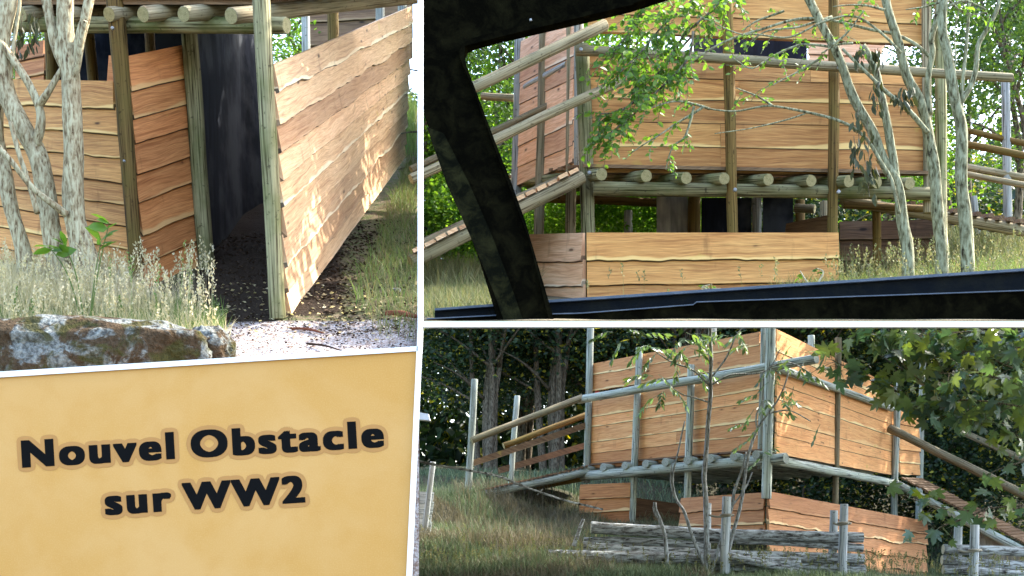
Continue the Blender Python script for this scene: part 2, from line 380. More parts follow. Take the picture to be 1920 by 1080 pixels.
def board_wall(name, parent, BL, BR_, TL, TR_, n, mat, t=.03, wave=.022, seed=1, steps=48, outv=None, label=None, rag=.02, heights=None, breaks=None, lip=1.0):
    BL, BR_, TL, TR_ = map(Vector, (BL, BR_, TL, TR_))
    rs = random.Random(seed)
    nn = (BR_ - BL).cross(TL - BL).normalized()
    ref = Vector(outv) if outv else (Vector((0, 0, CZ)) - BL)
    if nn.dot(ref) < 0: nn = -nn
    H = ((TL - BL).length + (TR_ - BR_).length) / 2; L = (BR_ - BL).length
    def S(u, v, o): return BL.lerp(BR_, u).lerp(TL.lerp(TR_, u), v) + nn * o
    hs = heights or [1 + rs.uniform(-.12, .12) for _ in range(n)]
    tot = sum(hs); cuts = [0]
    for h in hs: cuts.append(cuts[-1] + h / tot)
    b = MB()
    for i in range(len(hs)):
        segs = [(0, 1)]
        if breaks and rs.random() < breaks:
            c = rs.uniform(.3, .7); segs = [(0, c - .0003), (c + .0003, 1)]
        for (ua, ub) in segs:
            v0, v1 = cuts[i], cuts[i + 1]; br = rs.random(); ph = rs.uniform(0, 90); amp = wave * rs.uniform(.5, 1.5)
            u0 = ua + (rs.uniform(-rag, rag) / L if ua == 0 else 0); u1 = ub + (rs.uniform(-rag, rag) / L if ub == 1 else 0)
            ns = max(6, int(steps * (ub - ua))); cols = []
            for j in range(ns + 1):
                u = u0 + (u1 - u0) * j / ns; x = u * L
                wv = amp * (1.0 * mnoise.noise(Vector((x * 1.0 + ph, 0, 0))) + .55 * mnoise.noise(Vector((x * 3.1 + ph, 4, 0))) + .22 * mnoise.noise(Vector((x * 9 + ph, 8, 0))))
                spike = mnoise.noise(Vector((x * 1.3 + ph * 2, 3, 7)))
                if spike > .42: wv -= (spike - .42) * amp * 4
                lo = v0 - (.028 + rs.uniform(0, .0)) / H + wv / H
                if i == 0: lo = v0 + wv * .5 / H
                hi = v1 + (.004 if i < len(hs) - 1 else 0) / H
                bow = .006 * mnoise.noise(Vector((x * .8 + ph, 2, 2)))
                ring = [S(u, lo, -.002), S(u, lo + .009 * lip / H, t * (1 + .3 * lip) + bow), S(u, lo + (.009 * lip + .007) / H, t * (1 + .5 * lip) + bow), S(u, (lo + hi) / 2, t * (1 + .08 * lip) + bow), S(u, hi, t * (1 - .38 * lip)), S(u, hi, -.002)]
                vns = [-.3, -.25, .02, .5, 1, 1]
                cols.append(([b.vert(p, q, br) for p, q in zip(ring, vns)], x, [lo * H, lo * H, lo * H, (lo + hi) / 2 * H, hi * H, hi * H + .03]))
            off = br * 31 + i * 3.7
            for j in range(ns):
                A, xa, va = cols[j]; B, xb, vb = cols[j + 1]
                for k in range(6):
                    k2 = (k + 1) % 6
                    b.face((A[k], B[k], B[k2], A[k2]), [(xa + off, va[k] + off), (xb + off, vb[k] + off), (xb + off, vb[k2] + off), (xa + off, va[k2] + off)], smooth=False)
            for q, rev in ((0, 0), (-1, 1)):
                A, xa, va = cols[q]; ids = list(A) if rev else list(A)[::-1]
                b.face(ids, [(s_ * .05 + off, off) for s_ in range(6)], smooth=False)
    o = b.build(name, M[mat], parent)
    if label: o['label'] = label
    return o

def panel(name, parent, BL, BR_, TL, TR_, th, mat, label=None):
    BL, BR_, TL, TR_ = map(Vector, (BL, BR_, TL, TR_))
    nn = (BR_ - BL).cross(TL - BL).normalized() * th; b = MB(); br = random.random()
    f = [BL, BR_, TR_, TL]; ids = [b.vert(p, .5, br) for p in f] + [b.vert(p + nn, .5, br) for p in f]
    W = (BR_ - BL).length; H = (TL - BL).length; uv = [(0, 0), (W, 0), (W, H), (0, H)]
    b.face(ids[:4][::-1], uv[::-1], smooth=False); b.face(ids[4:], uv, smooth=False)
    for k in range(4):
        k2 = (k + 1) % 4; b.face((ids[k], ids[k2], ids[k2 + 4], ids[k + 4]), [(0, 0), (W, 0), (W, th), (0, th)], smooth=False)
    o = b.build(name, M[mat] if isinstance(mat, str) else mat, parent)
    if label: o['label'] = label
    return o

def bolt(parent, p, r=.014):
    b = MB(); p = Vector(p); b.tube([p + Vector((0, .01, 0)), p + Vector((0, -.012, 0)), p + Vector((0, -.016, 0))], [r, r, r * .6], 8, True)
    b.build('bolt', [M['galvanised'], M['galvanised']], parent)

def slats(name, parent, A, B, Wd, n, gap, th, mat, up=Vector((0, 0, 1)), seed=3, label=None, over=.04, side=None):
    """n planks laid one after the other from A to B, each running along vector Wd"""
    A, B, Wd = Vector(A), Vector(B), Vector(Wd); rs = random.Random(seed); b = MB()
    step = (B - A) / n; nrm = step.cross(Wd).normalized()
    if nrm.z < 0: nrm = -nrm
    for i in range(n):
        c0 = A + step * (i + .5); o = rs.uniform(-over, over)
        c = c0 + Wd * .5 + Wd.normalized() * o + nrm * (th * .5 + rs.uniform(0, .006))
        b.box(c, step * (.5 - gap / step.length * .5), Wd * .5, nrm * th * .5 * rs.uniform(.9, 1.1))
    o = b.build(name, M[mat], parent)
    if label: o['label'] = label
    return o

# ------------------------------------------------------------------ leaf builders
TEMPL = {
 'rhomb': ([(0, 0, 0), (.45, .30, .05), (1, 0, 0), (.45, -.30, .05)], [(0, 1, 2), (0, 2, 3)]),
 'ovate': ([(0, 0, 0), (.28, .27, .06), (.68, .22, .05), (1, 0, -.04), (.68, -.22, .05), (.28, -.27, .06)], [(0, 1, 2, 3), (0, 3, 4, 5)]),
 'lance': ([(0, 0, 0), (.3, .15, .03), (.65, .15, .02), (1, 0, -.06), (.65, -.15, .02), (.3, -.15, .03)], [(0, 1, 2, 3), (0, 3, 4, 5)]),
}
def maple_t():
    out = [(0, 0, 0)]
    lob = [(-128, .34), (-112, .18), (-82, .62), (-66, .50), (-56, .40), (-50, .62), (-40, .84), (-28, .60), (-20, .50), (-14, .72), (0, 1.0), (14, .72), (20, .50), (28, .60), (40, .84), (50, .62), (56, .40), (66, .50), (82, .62), (112, .18), (128, .34)]
    for a, r in lob:
        out.append((math.cos(R(a)) * r, math.sin(R(a)) * r, .10 * r * r * (1 if abs(a) > 30 else -.5)))
    fs = [(0, k, k + 1) for k in range(1, len(lob))]
    return out, fs
TEMPL['maple'] = maple_t()

def unit(a):
    return a / np.maximum(np.linalg.norm(a, axis=1, keepdims=True), 1e-9)
def leaves(name, C, T, N, S, templ, mat, parent=None, link=True):
    tv, tf = TEMPL[templ]; tv = np.array(tv); k = len(tv); n = len(C)
    T = unit(T); N = N - T * (N * T).sum(1, keepdims=True); N = unit(N); B = np.cross(N, T)
    V = C[:, None, :] + S[:, None, None] * (tv[None, :, 0:1] * T[:, None, :] + tv[None, :, 1:2] * B[:, None, :] + tv[None, :, 2:3] * N[:, None, :])
    V = V.reshape(-1, 3)
    me = bpy.data.meshes.new(name)
    ls = [len(f) for f in tf]; base = np.concatenate([np.array(f) for f in tf])
    loops = (base[None, :] + (np.arange(n) * k)[:, None]).ravel()
    tot = np.tile(ls, n); start = np.concatenate([[0], np.cumsum(tot)[:-1]])
    me.vertices.add(len(V)); me.vertices.foreach_set('co', V.ravel().astype(np.float32))
    me.loops.add(len(loops)); me.loops.foreach_set('vertex_index', loops.astype(np.int32))
    me.polygons.add(len(tot)); me.polygons.foreach_set('loop_start', start.astype(np.int32)); me.polygons.foreach_set('loop_total', tot.astype(np.int32))
    me.materials.append(M[mat]); me.update(calc_edges=True)
    o = bpy.data.objects.new(name, me)
    if link: COL.objects.link(o); put(o, parent)
    return o
def rdir(n, zlo=-1, zhi=1):
    z = rng.uniform(zlo, zhi, n); a = rng.uniform(0, 2 * math.pi, n); r = np.sqrt(1 - z * z)
    return np.stack([r * np.cos(a), r * np.sin(a), z], 1)

def crown_points(lumps, n, clump=.32, per=26):
    """leaf positions: leaf clumps hung in the shells of a few uneven lumps"""
    out = []; tot = sum(l[3] ** 2 for l in lumps)
    for (x, y, z, r) in lumps:
        k = max(1, int(n * r * r / tot / per)); d = rdir(k, -.75, 1); rr = r * rng.uniform(.45, 1.08, (k, 1))
        c = np.array([x, y, z]) + d * rr * np.array([1, 1, .85])
        q = np.repeat(c, per, 0) + rng.normal(0, clump, (k * per, 3)) * np.array([1, 1, .55]); out.append(q)
    return np.concatenate(out)

def make_tree(name, label, group, base, height, spread, lumps_n, nleaf, lsize, leaf, bark, trunk_r=.12, crown_from=.3, seed=0, lean=(0, 0), stems=1, clump=.3, keep=None):
    rs = random.Random(seed)
    root = thing(name, label, 'tree', base, group); base = Vector(base)
    b = MB(); lumps = []
    for s_ in range(stems):
        off = Vector((rs.uniform(-.25, .25), rs.uniform(-.2, .2), 0)) * (1 if stems > 1 else 0)
        top = base + off * 3 + Vector((lean[0], lean[1], height * .8))
        path = smooth_path([base + off - Vector((0, 0, .2)), base + off * 1.4 + Vector((rs.uniform(-.15, .15), 0, height * .25)), base + off * 2 + Vector((lean[0] * .4 + rs.uniform(-.2, .2), lean[1] * .4, height * .5)), top], 5)
        n = len(path); b.tube(path, [trunk_r * (1.25 if i == 0 else 1) * (1 - .8 * i / (n - 1)) for i in range(n)], 9, True, .25, rs.random() * 9)
        for k in range(5):
            t = rs.uniform(.35, .95); p = path[int(t * (n - 1))]; a = rs.uniform(0, 6.28)
            e = p + Vector((math.cos(a) * spread * .7, math.sin(a) * spread * .7, height * rs.uniform(.05, .25)))
            pp = smooth_path([p, p.lerp(e, .5) + Vector((0, 0, .15)), e], 4)
            b.tube(pp, [trunk_r * .4 * (1 - .8 * i / (len(pp) - 1)) for i in range(len(pp))], 6, True, .2, rs.random() * 9)
    b.build('trunk', [M[bark], M[bark]], root)
    for k in range(lumps_n):
        a = rs.uniform(0, 6.28); t = crown_from + (1 - crown_from) * (k + .5) / lumps_n
        rr = spread * rs.uniform(.25, .8) * (1.15 - .7 * (t - crown_from))
        lumps.append((base.x + lean[0] * t + math.cos(a) * rr, base.y + lean[1] * t + math.sin(a) * rr, base.z + height * t, spread * rs.uniform(.38, .62)))
    C = crown_points(lumps, nleaf, clump)
    if keep is not None: C = C[keep(C)]
    n = len(C)
    leaves('crown', C, rdir(n, -.8, .3), rdir(n, -.2, 1), lsize * rng.uniform(.6, 1.25, n), 'rhomb', leaf, root)
    return root
def copy_tree(o, loc, rz, sc, label):
    c = o.copy(); COL.objects.link(c); c.location = loc; c.rotation_euler = (0, 0, rz); c.scale = (sc, sc, sc); c['label'] = label
    for ch in o.children:
        d = ch.copy(); COL.objects.link(d); d.parent = c
    return c

def twiggy(b, C, D, S, path, rad, nt, tl, nl, ls, droop=.15, rs=random, kind='alt', spread=.9, start=.15):
    """side twigs along a branch; fills leaf lists C D S"""
    n = len(path)
    for k in range(nt):
        t = start + (1 - start) * (k + rs.random()) / nt; i = min(n - 2, int(t * (n - 1))); p = path[i]; fw = (path[i + 1] - path[i]).normalized()
        d = (fw * .7 + Vector((rs.uniform(-1, 1), rs.uniform(-1, 1), rs.uniform(-1, 1))) * spread).normalized()
        L = tl * rs.uniform(.5, 1.2); q = [p]
        for s_ in range(5):
            d = (d + Vector((rs.uniform(-.25, .25), rs.uniform(-.25, .25), rs.uniform(-.2, .2) - droop))).normalized(); q.append(q[-1] + d * L / 5)
        q = smooth_path(q, 2); m_ = len(q)
        b.tube(q, [max(.0022, rad * .45 * (1 - .8 * j / (m_ - 1))) for j in range(m_)], 5, False, 0, 0)
        for j in range(nl):
            u = .15 + .85 * (j + rs.random() * .5) / nl; a = q[min(m_ - 1, int(u * (m_ - 1)))]
            dd = (q[min(m_ - 1, int(u * (m_ - 1)) + 1)] - q[max(0, int(u * (m_ - 1)) - 1)]).normalized()
            sd = dd.cross(Vector((0, 0, 1))); sd = sd.normalized() if sd.length > .01 else Vector((1, 0, 0))
            if kind == 'alt':
                v = dd * .5 + sd * (1 if j % 2 else -1) * .8 + Vector((rs.uniform(-.4, .4), rs.uniform(-.4, .4), rs.uniform(-.6, .2)))
                C.append(a); D.append(v); S.append(ls * rs.uniform(.55, 1.2))
            else:       # pinnate
                st = dd * .5 + sd * (1 if j % 2 else -1) * .8 + Vector((rs.uniform(-.4, .4), rs.uniform(-.4, .4), rs.uniform(-.9, .0)))
                st.normalize(); Lr = ls * 2.3; q2 = a; drp = st.copy(); sdd = st.cross(Vector((0, 0, 1))).normalized()
                pp = [a]
                for z in range(4):
                    drp = (drp + Vector((0, 0, -.18))).normalized(); q2 = q2 + drp * Lr / 4; pp.append(q2)
                    for sg in (-1, 1):
                        C.append(q2); D.append(drp * .6 + sdd * sg * .8 + Vector((0, 0, -.45 + rs.uniform(-.2, .2)))); S.append(ls * rs.uniform(.75, 1.15))
                C.append(q2); D.append(drp); S.append(ls)
                b.tube(pp, [.0025] * 5, 4, False)
def flush_leaves(root, C, D, S, templ, mat, name='foliage', keep=None, up=(-.3, 1)):
    C = np.array([tuple(c) for c in C]); D = np.array([tuple(c) for c in D]); S = np.array(S)
    if keep is not None:
        k = keep(C); C, D, S = C[k], D[k], S[k]
    N = rdir(len(C), up[0], up[1]); return leaves(name, C, D, N, S, templ, mat, root)

def blades(name, XY, zf, h, wd, mat, parent=None, lean=.35, kind='stuff', seeds=False, headmat=None):
    """grass blades: curved tapering strips, two segments and a tip each"""
    n = len(XY); z = zf(XY[:, 0], XY[:, 1]); B = np.stack([XY[:, 0], XY[:, 1], z - .02], 1)
    h = h * rng.uniform(.45, 1.2, n); a = rng.uniform(0, 6.283, n); ln = rng.uniform(.1, 1, n) * lean
    dx = np.stack([np.cos(a), np.sin(a), np.zeros(n)], 1); a2 = rng.uniform(0, 6.283, n); sx = np.stack([np.cos(a2), np.sin(a2), np.zeros(n)], 1)
    W = (wd * rng.uniform(.6, 1.3, n))[:, None]
    rows = []
    for t in (0, .45, .8, 1.0):
        c = B + dx * (ln * h * t * t)[:, None] + np.stack([0 * h, 0 * h, h * (t - .25 * ln * t * t)], 1)
        rows.append((c, W * (1 - t * .75)))
    V = []
    for c, w_ in rows[:3]: V += [c - sx * w_, c + sx * w_]
    V += [rows[3][0]]
    V = np.stack(V, 1); k = 7
    tf = [(0, 1, 3, 2), (2, 3, 5, 4), (4, 5, 6)]
    me = bpy.data.meshes.new(name); VV = V.reshape(-1, 3)
    base = np.concatenate([np.array(f) for f in tf]); loops = (base[None] + (np.arange(n) * k)[:, None]).ravel(); tot = np.tile([4, 4, 3], n)
    start = np.concatenate([[0], np.cumsum(tot)[:-1]])
    me.vertices.add(len(VV)); me.vertices.foreach_set('co', VV.ravel().astype(np.float32)); me.loops.add(len(loops)); me.loops.foreach_set('vertex_index', loops.astype(np.int32))
    me.polygons.add(len(tot)); me.polygons.foreach_set('loop_start', start.astype(np.int32)); me.polygons.foreach_set('loop_total', tot.astype(np.int32))
    me.materials.append(M[mat]); me.update(calc_edges=True)
    o = bpy.data.objects.new(name, me); COL.objects.link(o); put(o, parent)
    if kind: o['kind'] = kind
    if seeds:
        tip = rows[3][0]; per = 14; tdir = unit(rows[3][0] - rows[2][0]); u = np.repeat(np.linspace(0, 1, per)[None], n, 0)
        L = (h * .26)[:, None]; C = tip[:, None, :] - tdir[:, None, :] * (u * L)[..., None] * np.array([1, 1, 1])
        C = C.reshape(-1, 3); T = np.repeat(tdir, per, 0) + rng.normal(0, .45, (n * per, 3)); C = C + rng.normal(0, .006, C.shape)
        leaves(name.replace('grass', 'grass_heads') if 'grass' in name else name + '_heads', C, T, rdir(len(C)), np.full(len(C), .022) * rng.uniform(.7, 1.4, len(C)), 'rhomb', headmat or mat, parent)['kind'] = 'stuff'
    return o

# ================================================================== GROUND
def hillmat():
    b = NB('hill_ground', .95, .1); ob = b.coords('Object', (1, 1, 1))
    n1 = b.noise(ob, 1.5, 5); n2 = b.noise(ob, 13, 6, .5); n3 = b.noise(ob, 60, 4)
    base = b.mix(b.ramp(n2, [(.42, g(0)), (.62, g(1))]), (.15, .115, .07, 1), (.09, .10, .035, 1))
    path = b.mix(b.ramp(n3, [(.35, g(1)), (.6, g(0))]), (.50, .47, .45, 1), (.20, .12, .08, 1))
    path = b.mix(b.ramp(n2, [(.55, g(0)), (.7, g(.8))]), path, (.17, .10, .06, 1))
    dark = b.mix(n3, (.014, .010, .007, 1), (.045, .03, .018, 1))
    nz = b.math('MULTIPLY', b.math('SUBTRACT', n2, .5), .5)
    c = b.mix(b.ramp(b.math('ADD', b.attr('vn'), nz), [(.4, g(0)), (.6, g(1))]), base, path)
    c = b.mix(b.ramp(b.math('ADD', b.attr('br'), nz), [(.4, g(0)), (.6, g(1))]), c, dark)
    b.bump(b.math('ADD', n2, b.math('MULTIPLY', n3, .6)), .9, .03); return b.out(c)
M['hill'] = hillmat()

def grid(name, rows, mat, attr=None, kind='structure'):
    b = MB(); ids = []
    for r in rows:
        ids.append([b.vert(p, *(attr(p) if attr else (0, 0))) for p in r])
    for i in range(len(rows) - 1):
        for j in range(len(rows[0]) - 1):
            b.face((ids[i][j], ids[i][j + 1], ids[i + 1][j + 1], ids[i + 1][j]))
    o = b.build(name, M[mat]); tag(o, kind=kind); return o

def gTL(d):
    return 1.71 + .45 * (d - 10.6) if d < 17 else 1.71 + .45 * 6.4 + .6 * (d - 17)
def zTL(x, d):
    return CZ + gTL(d) + .05 * mnoise.noise(Vector((x * 1.3, d * 1.3, 0))) + .02 * mnoise.noise(Vector((x * 5, d * 5, 3)))
def sst(a, b, x):
    t = min(1, max(0, (x - a) / (b - a))); return t * t * (3 - 2 * t)
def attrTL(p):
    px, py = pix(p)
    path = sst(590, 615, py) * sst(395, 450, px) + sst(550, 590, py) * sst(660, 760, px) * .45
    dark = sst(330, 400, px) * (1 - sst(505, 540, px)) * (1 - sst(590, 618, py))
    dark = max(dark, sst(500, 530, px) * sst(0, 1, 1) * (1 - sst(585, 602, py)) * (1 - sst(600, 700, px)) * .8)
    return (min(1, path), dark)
rows = []
for i in range(99):
    d = 8.75 + 8.5 * (i / 90) if i <= 90 else 17.25 + (i - 90) * .3
    xl, xr = -.47 * d, -.0685 * d
    r = [Vector((xl - .3, d, 0))] + [Vector((xl + (xr - xl) * j / 64, d, zTL(xl + (xr - xl) * j / 64, d))) for j in range(65)] + [Vector((-.081 * d, d, 0))]
    rows.append(r)
rows = [[Vector((p.x, 8.7, 0)) for p in rows[0]]] + rows
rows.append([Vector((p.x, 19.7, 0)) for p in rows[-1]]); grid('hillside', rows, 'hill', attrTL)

def zTR(x, d):
    px = 960 + x / d * F
    y = float(np.interp(d, [8.5, 10, 12.7, 15, 18.6], [604, 590, 556, 532, 500]))
    y -= 46 * sst(1540, 1900, px) * sst(9.5, 13, d)
    return CZ + (HOR - y) / F * d + .03 * mnoise.noise(Vector((x * 1.2, d * 1.2, 9)))
def zTR_(x, d):
    y0 = CZ + (HOR - 604.5) / F * d
    return max(y0 + .012, zTR(x, d))
rows = []
for i in range(61):
    d = 8.62 + 10 * i / 60; xl, xr = -.0655 * d, .52 * d
    bz = CZ + (HOR - 606.5) / F * d
    top = [Vector((xl + (xr - xl) * j / 70, d, zTR_(xl + (xr - xl) * j / 70, d))) for j in range(71)]
    rows.append([Vector((xl, d, bz))] + top + [Vector((xr, d, bz)), Vector((xl, d, bz))])
rows = [[Vector((p.x, rows[0][0].y, CZ + (HOR - 606.5) / F * rows[0][0].y)) for p in rows[0]]] + rows + [[Vector((p.x, rows[-1][0].y, CZ + (HOR - 606.5) / F * rows[-1][0].y)) for p in rows[-1]]]
tg = grid('terrace_ground', rows, 'earth'); tg.data.materials.append(M['white'])  # white underside added as a reflector, bounces light into the lower bay
nc = len(rows[0]) - 1
for k, p in enumerate(tg.data.polygons):
    if k % nc == nc - 1: p.material_index = 1

ctrl = [P(780, 1085, 18.5), P(1300, 1085, 18.2), P(1900, 1090, 18), P(790, 1005, 21), P(885, 932, 24.5), P(965, 912, 26.5), P(1060, 965, 24.5), P(1095, 1000, 23.6),
        P(1185, 1000, 23.4), P(1435, 1040, 21.6), P(1735, 1112, 25.5), P(1650, 1092, 22), P(1740, 1100, 23.5), P(1560, 1075, 21.5), P(1320, 985, 26.5), P(850, 895, 31), P(1100, 895, 33), P(1500, 960, 33), P(1900, 1010, 32), P(1800, 1078, 26),
        P(1030, 1055, 19.5), P(1600, 1084, 19), P(1250, 1055, 19.5), P(850, 880, 40), P(1400, 880, 42), P(2000, 900, 45), P(900, 1010, 20.8),
        Vector((-3, 20, 1.7)), Vector((-8, 28, 2.6)), Vector((12, 18, .6)), Vector((14, 26, .8)),
        Vector((0, 13, .75)), Vector((6, 13, .65)), Vector((-3, 8, 0)), Vector((3, 8, 0)), Vector((0, 2, 0)), Vector((8, 5, 0)), Vector((-8, 5, 0)), Vector((-10, -5, 0)), Vector((10, -5, 0)), Vector((20, 10, .3)), Vector((22, 45, 3)), Vector((-12, 45, 4.5))]
CT = np.array([tuple(c) for c in ctrl])
def zBRn(X, Y):
    X = np.asarray(X, float); Y = np.asarray(Y, float)
    d2 = (X[..., None] - CT[:, 0]) ** 2 + (Y[..., None] - CT[:, 1]) ** 2 + .15
    wt = d2 ** -1.9; z = (wt * CT[:, 2]).sum(-1) / wt.sum(-1)
    return z + .05 * np.sin(X * 1.7 + .6 * Y) * np.sin(Y * 1.3 + .5)
def axis(a, b, c, d, n):
    return np.concatenate([-np.geomspace(-a, -b, 14)[:-1] if a < 0 else [], np.linspace(b, c, n), np.geomspace(c, d, 14)[1:]])
XS = np.concatenate([[-300, -150, -80, -45, -28], np.linspace(-18, 26, 130), [36, 60, 100, 180, 300]])
YS = np.concatenate([[-80, -40, -20], np.linspace(-8, 46, 150), [56, 75, 110, 180, 320, 600]])
GX, GY = np.meshgrid(XS, YS); GZ = zBRn(GX, GY)
grid('meadow_ground', [[Vector((GX[i, j], GY[i, j], GZ[i, j])) for j in range(len(XS))] for i in range(len(YS))], 'meadow')

# vector versions for the grass
def zTLn(X, Y): return np.array([zTL(a, b) for a, b in zip(X, Y)])
def zTRn(X, Y): return np.array([zTR_(a, b) for a, b in zip(X, Y)])
def inTL(C): px, py = pixn(C); return (px < 781) & (C[:, 1] > 8.62)
def inTR(C): px, py = pixn(C); return (px > 797) & (py < 598) & (C[:, 1] > 8.7)
def inBR(C): px, py = pixn(C); return (py > 617) & (px > 792 - (py - 612) * .043)

def mnoise_arr(a): return np.array([mnoise.noise(Vector((x * .9, y * .9, 4))) for x, y in a])

# ================================================================== DISPLAY FRAME AND TITLE BOARD (8.5 m away)
FD = 8.5
def slab(name, parent, poly, d0, d1, mat, bev=.004):
    b = MB(); f = [b.vert(P(x, y, d0)) for x, y in poly]; k = [b.vert(P(x, y, d0) + Vector((0, d1 - d0, 0))) for x, y in poly]
    n = len(poly); b.face(f, smooth=False); b.face(k[::-1], smooth=False)
    for i in range(n): j = (i + 1) % n; b.face((f[i], k[i], k[j], f[j]), smooth=False)
    o = b.build(name, M[mat] if isinstance(mat, str) else mat, parent); return o
fr = thing('display_frame', 'thin white frame of narrow bars dividing the outdoor view into bays', 'frame', P(786, 608, FD))
slab('frame_bar', fr, [(783, -150), (793, -150), (793, 613), (783, 613)], FD - .02, FD + .03, 'white')
slab('frame_bar', fr, [(793, 602.5), (2300, 602.5), (2300, 613), (793, 613)], FD - .02, FD + .03, 'white')
slab('frame_bar', fr, [(-50, 699.7), (783, 649), (783, 658), (-50, 710.5)], FD - .02, FD + .03, 'white')
slab('frame_bar', fr, [(783, 613), (793, 613), (770.5, 1110), (760.5, 1110), (781, 658)], FD - .02, FD + .03, 'white')
tb = thing('title_board', 'tan painted board lettered Nouvel Obstacle sur WW2', 'sign', P(400, 1080, FD))
slab('board_panel', tb, [(-50, 709), (782, 657), (762, 1110), (-50, 1110)], FD, FD + .03, 'card')
def glyph_mesh(text, xs):
    cu = bpy.data.curves.new('t', 'FONT'); cu.body = text; cu.size = 1; cu.resolution_u = 6; cu.space_character = xs; cu.space_word = .55
    o = bpy.data.objects.new('t', cu); COL.objects.link(o); bpy.context.view_layer.update()
    dg = bpy.context.evaluated_depsgraph_get(); me = bpy.data.meshes.new_from_object(o.evaluated_get(dg)); bpy.data.objects.remove(o)
    co = np.zeros(len(me.vertices) * 3); me.vertices.foreach_get('co', co); co = co.reshape(-1, 3)
    return co, [tuple(p.vertices) for p in me.polygons]
def put_text(text, x0, y0, x1, y1, cap, xs=1.22, off=.055):
    """letters brushed in several overlapping coats, which gives the heavy strokes; a wider tan coat lies under them"""
    co, fs = glyph_mesh(text, xs); lo, hi = co[:, 0].min() - off, co[:, 0].max() + off
    sx = math.hypot(x1 - x0, y1 - y0) / (hi - lo); sy = cap / (.729 + off * .9)
    ang = math.atan2(-(y1 - y0), x1 - x0); ca, sa = math.cos(ang), math.sin(ang); k = FD / F
    hr = 8.2
    for nm, mt, coats, dd in (('letter_outline', 'halo', 28, -.001), ('lettering', 'ink', 17, -.0032)):
        V = []; FS = []
        for q in range(coats):
            t = 2 * math.pi * q / (coats - 1); mx_ = max(abs(math.cos(t)), abs(math.sin(t)))
            dx, dy = (0, 0) if q == 0 else (off * math.cos(t) / mx_, off * .5 * math.sin(t) / mx_)
            u = (co[:, 0] + dx - lo) * sx; v = (co[:, 1] + dy + off * .45) * sy
            if mt == 'halo' and q: u = u + hr * math.cos(t); v = v + hr * math.sin(t)
            px = x0 + u * ca - v * sa; py = y0 - (u * sa + v * ca)
            FS += [tuple(i + len(V) for i in f) for f in fs]
            V += [((a - 960) * k, FD + dd - .00005 * q, CZ + (HOR - b) * k) for a, b in zip(px, py)]
        me = bpy.data.meshes.new(nm); me.from_pydata(V, [], FS); me.materials.append(M[mt]); me.update()
        o = bpy.data.objects.new(nm, me); COL.objects.link(o); put(o, tb)
put_text('Nouvel Obstacle', 42, 877, 721, 838, 54)
put_text('sur WW2', 198, 966, 573, 942, 54)

# ================================================================== BAY 1 (upper left): corner of the hut
UPT = Vector((0, 1, .43))     # direction "away" along the slope here
hut = thing('plank_hut', 'hut corner of wavy edged planks with open doorway under log deck', 'hut', P(300, 540, 11.6))
log('post', hut, P(213, -40, 11.4), P(259, 545, 11.32), m(17, 11.4), m(12, 11.4), 'log_brown', seg=10)
log('post', hut, P(355, 60, 12.0), P(389, 520, 12.0), m(16, 12), m(15, 12), 'log_green', seg=12)
log('post', hut, P(487, -45, 10.6), P(521, 600, 10.55), m(16.5, 10.6), m(15, 10.6), 'log_green')
log('beam', hut, P(-60, 46, 12.2), P(538, 48, 10.9), m(15, 12), m(15.5, 10.9), 'log_green')
for px, dd in ((-20, 12.0), (40, 11.9), (128, 11.75), (204, 11.5), (268, 11.3), (344, 11.1), (433, 10.85)):
    p = P(px, 30 if px > 430 else 27, dd - .22)
    log('joist', hut, p, p + Vector((.55, 1.0, .46)) * 2.6, m(14.5, 11.2), m(14.5, 11.2), 'log_tan')
slats('deck', hut, P(-60, 9, 12.05), P(478, 9, 10.9), Vector((.55, 1.0, .46)) * 2.4, 1, .0, .04, 'cedar_brown', label='dark weathered deck edge')
slats('deck', hut, P(-60, 9, 12.05) + Vector((.55, 1.0, .46)) * .1 + Vector((0, 0, .05)), P(-60, 9, 12.05) + Vector((.55, 1.0, .46)) * 2.6 + Vector((0, 0, .05)), P(560, 9, 10.75) - P(-60, 9, 12.05), 16, .02, .035, 'cedar_brown')
slats('floor_board', hut, P(-60, -2, 12.0), P(478, 0, 10.85), Vector((0, .05, .02)), 1, 0, .06, 'cedar_honey')
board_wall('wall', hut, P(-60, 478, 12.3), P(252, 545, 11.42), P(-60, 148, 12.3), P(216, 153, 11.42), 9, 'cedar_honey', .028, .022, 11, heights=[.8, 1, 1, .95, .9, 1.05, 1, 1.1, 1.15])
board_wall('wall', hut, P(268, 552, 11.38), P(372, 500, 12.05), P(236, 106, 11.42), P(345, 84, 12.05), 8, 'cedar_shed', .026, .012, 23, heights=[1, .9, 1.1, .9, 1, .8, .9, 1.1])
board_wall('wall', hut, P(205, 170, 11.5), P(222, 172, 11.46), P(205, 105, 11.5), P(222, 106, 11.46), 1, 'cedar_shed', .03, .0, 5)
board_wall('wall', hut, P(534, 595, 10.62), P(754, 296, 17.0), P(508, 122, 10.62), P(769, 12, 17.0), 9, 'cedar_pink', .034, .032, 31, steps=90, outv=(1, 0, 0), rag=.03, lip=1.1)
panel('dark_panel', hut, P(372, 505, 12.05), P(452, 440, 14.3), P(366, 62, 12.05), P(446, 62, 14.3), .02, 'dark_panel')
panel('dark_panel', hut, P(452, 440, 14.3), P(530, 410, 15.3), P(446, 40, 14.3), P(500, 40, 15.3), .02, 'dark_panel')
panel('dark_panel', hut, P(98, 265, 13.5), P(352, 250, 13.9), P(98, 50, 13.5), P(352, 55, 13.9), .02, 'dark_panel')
log('post', hut, P(165, 45, 12.6), P(182, 250, 12.6), .05, .05, 'log_brown', seg=10)
log('post', hut, P(280, 55, 13.5), P(290, 250, 13.5), .05, .05, 'log_brown', seg=10)
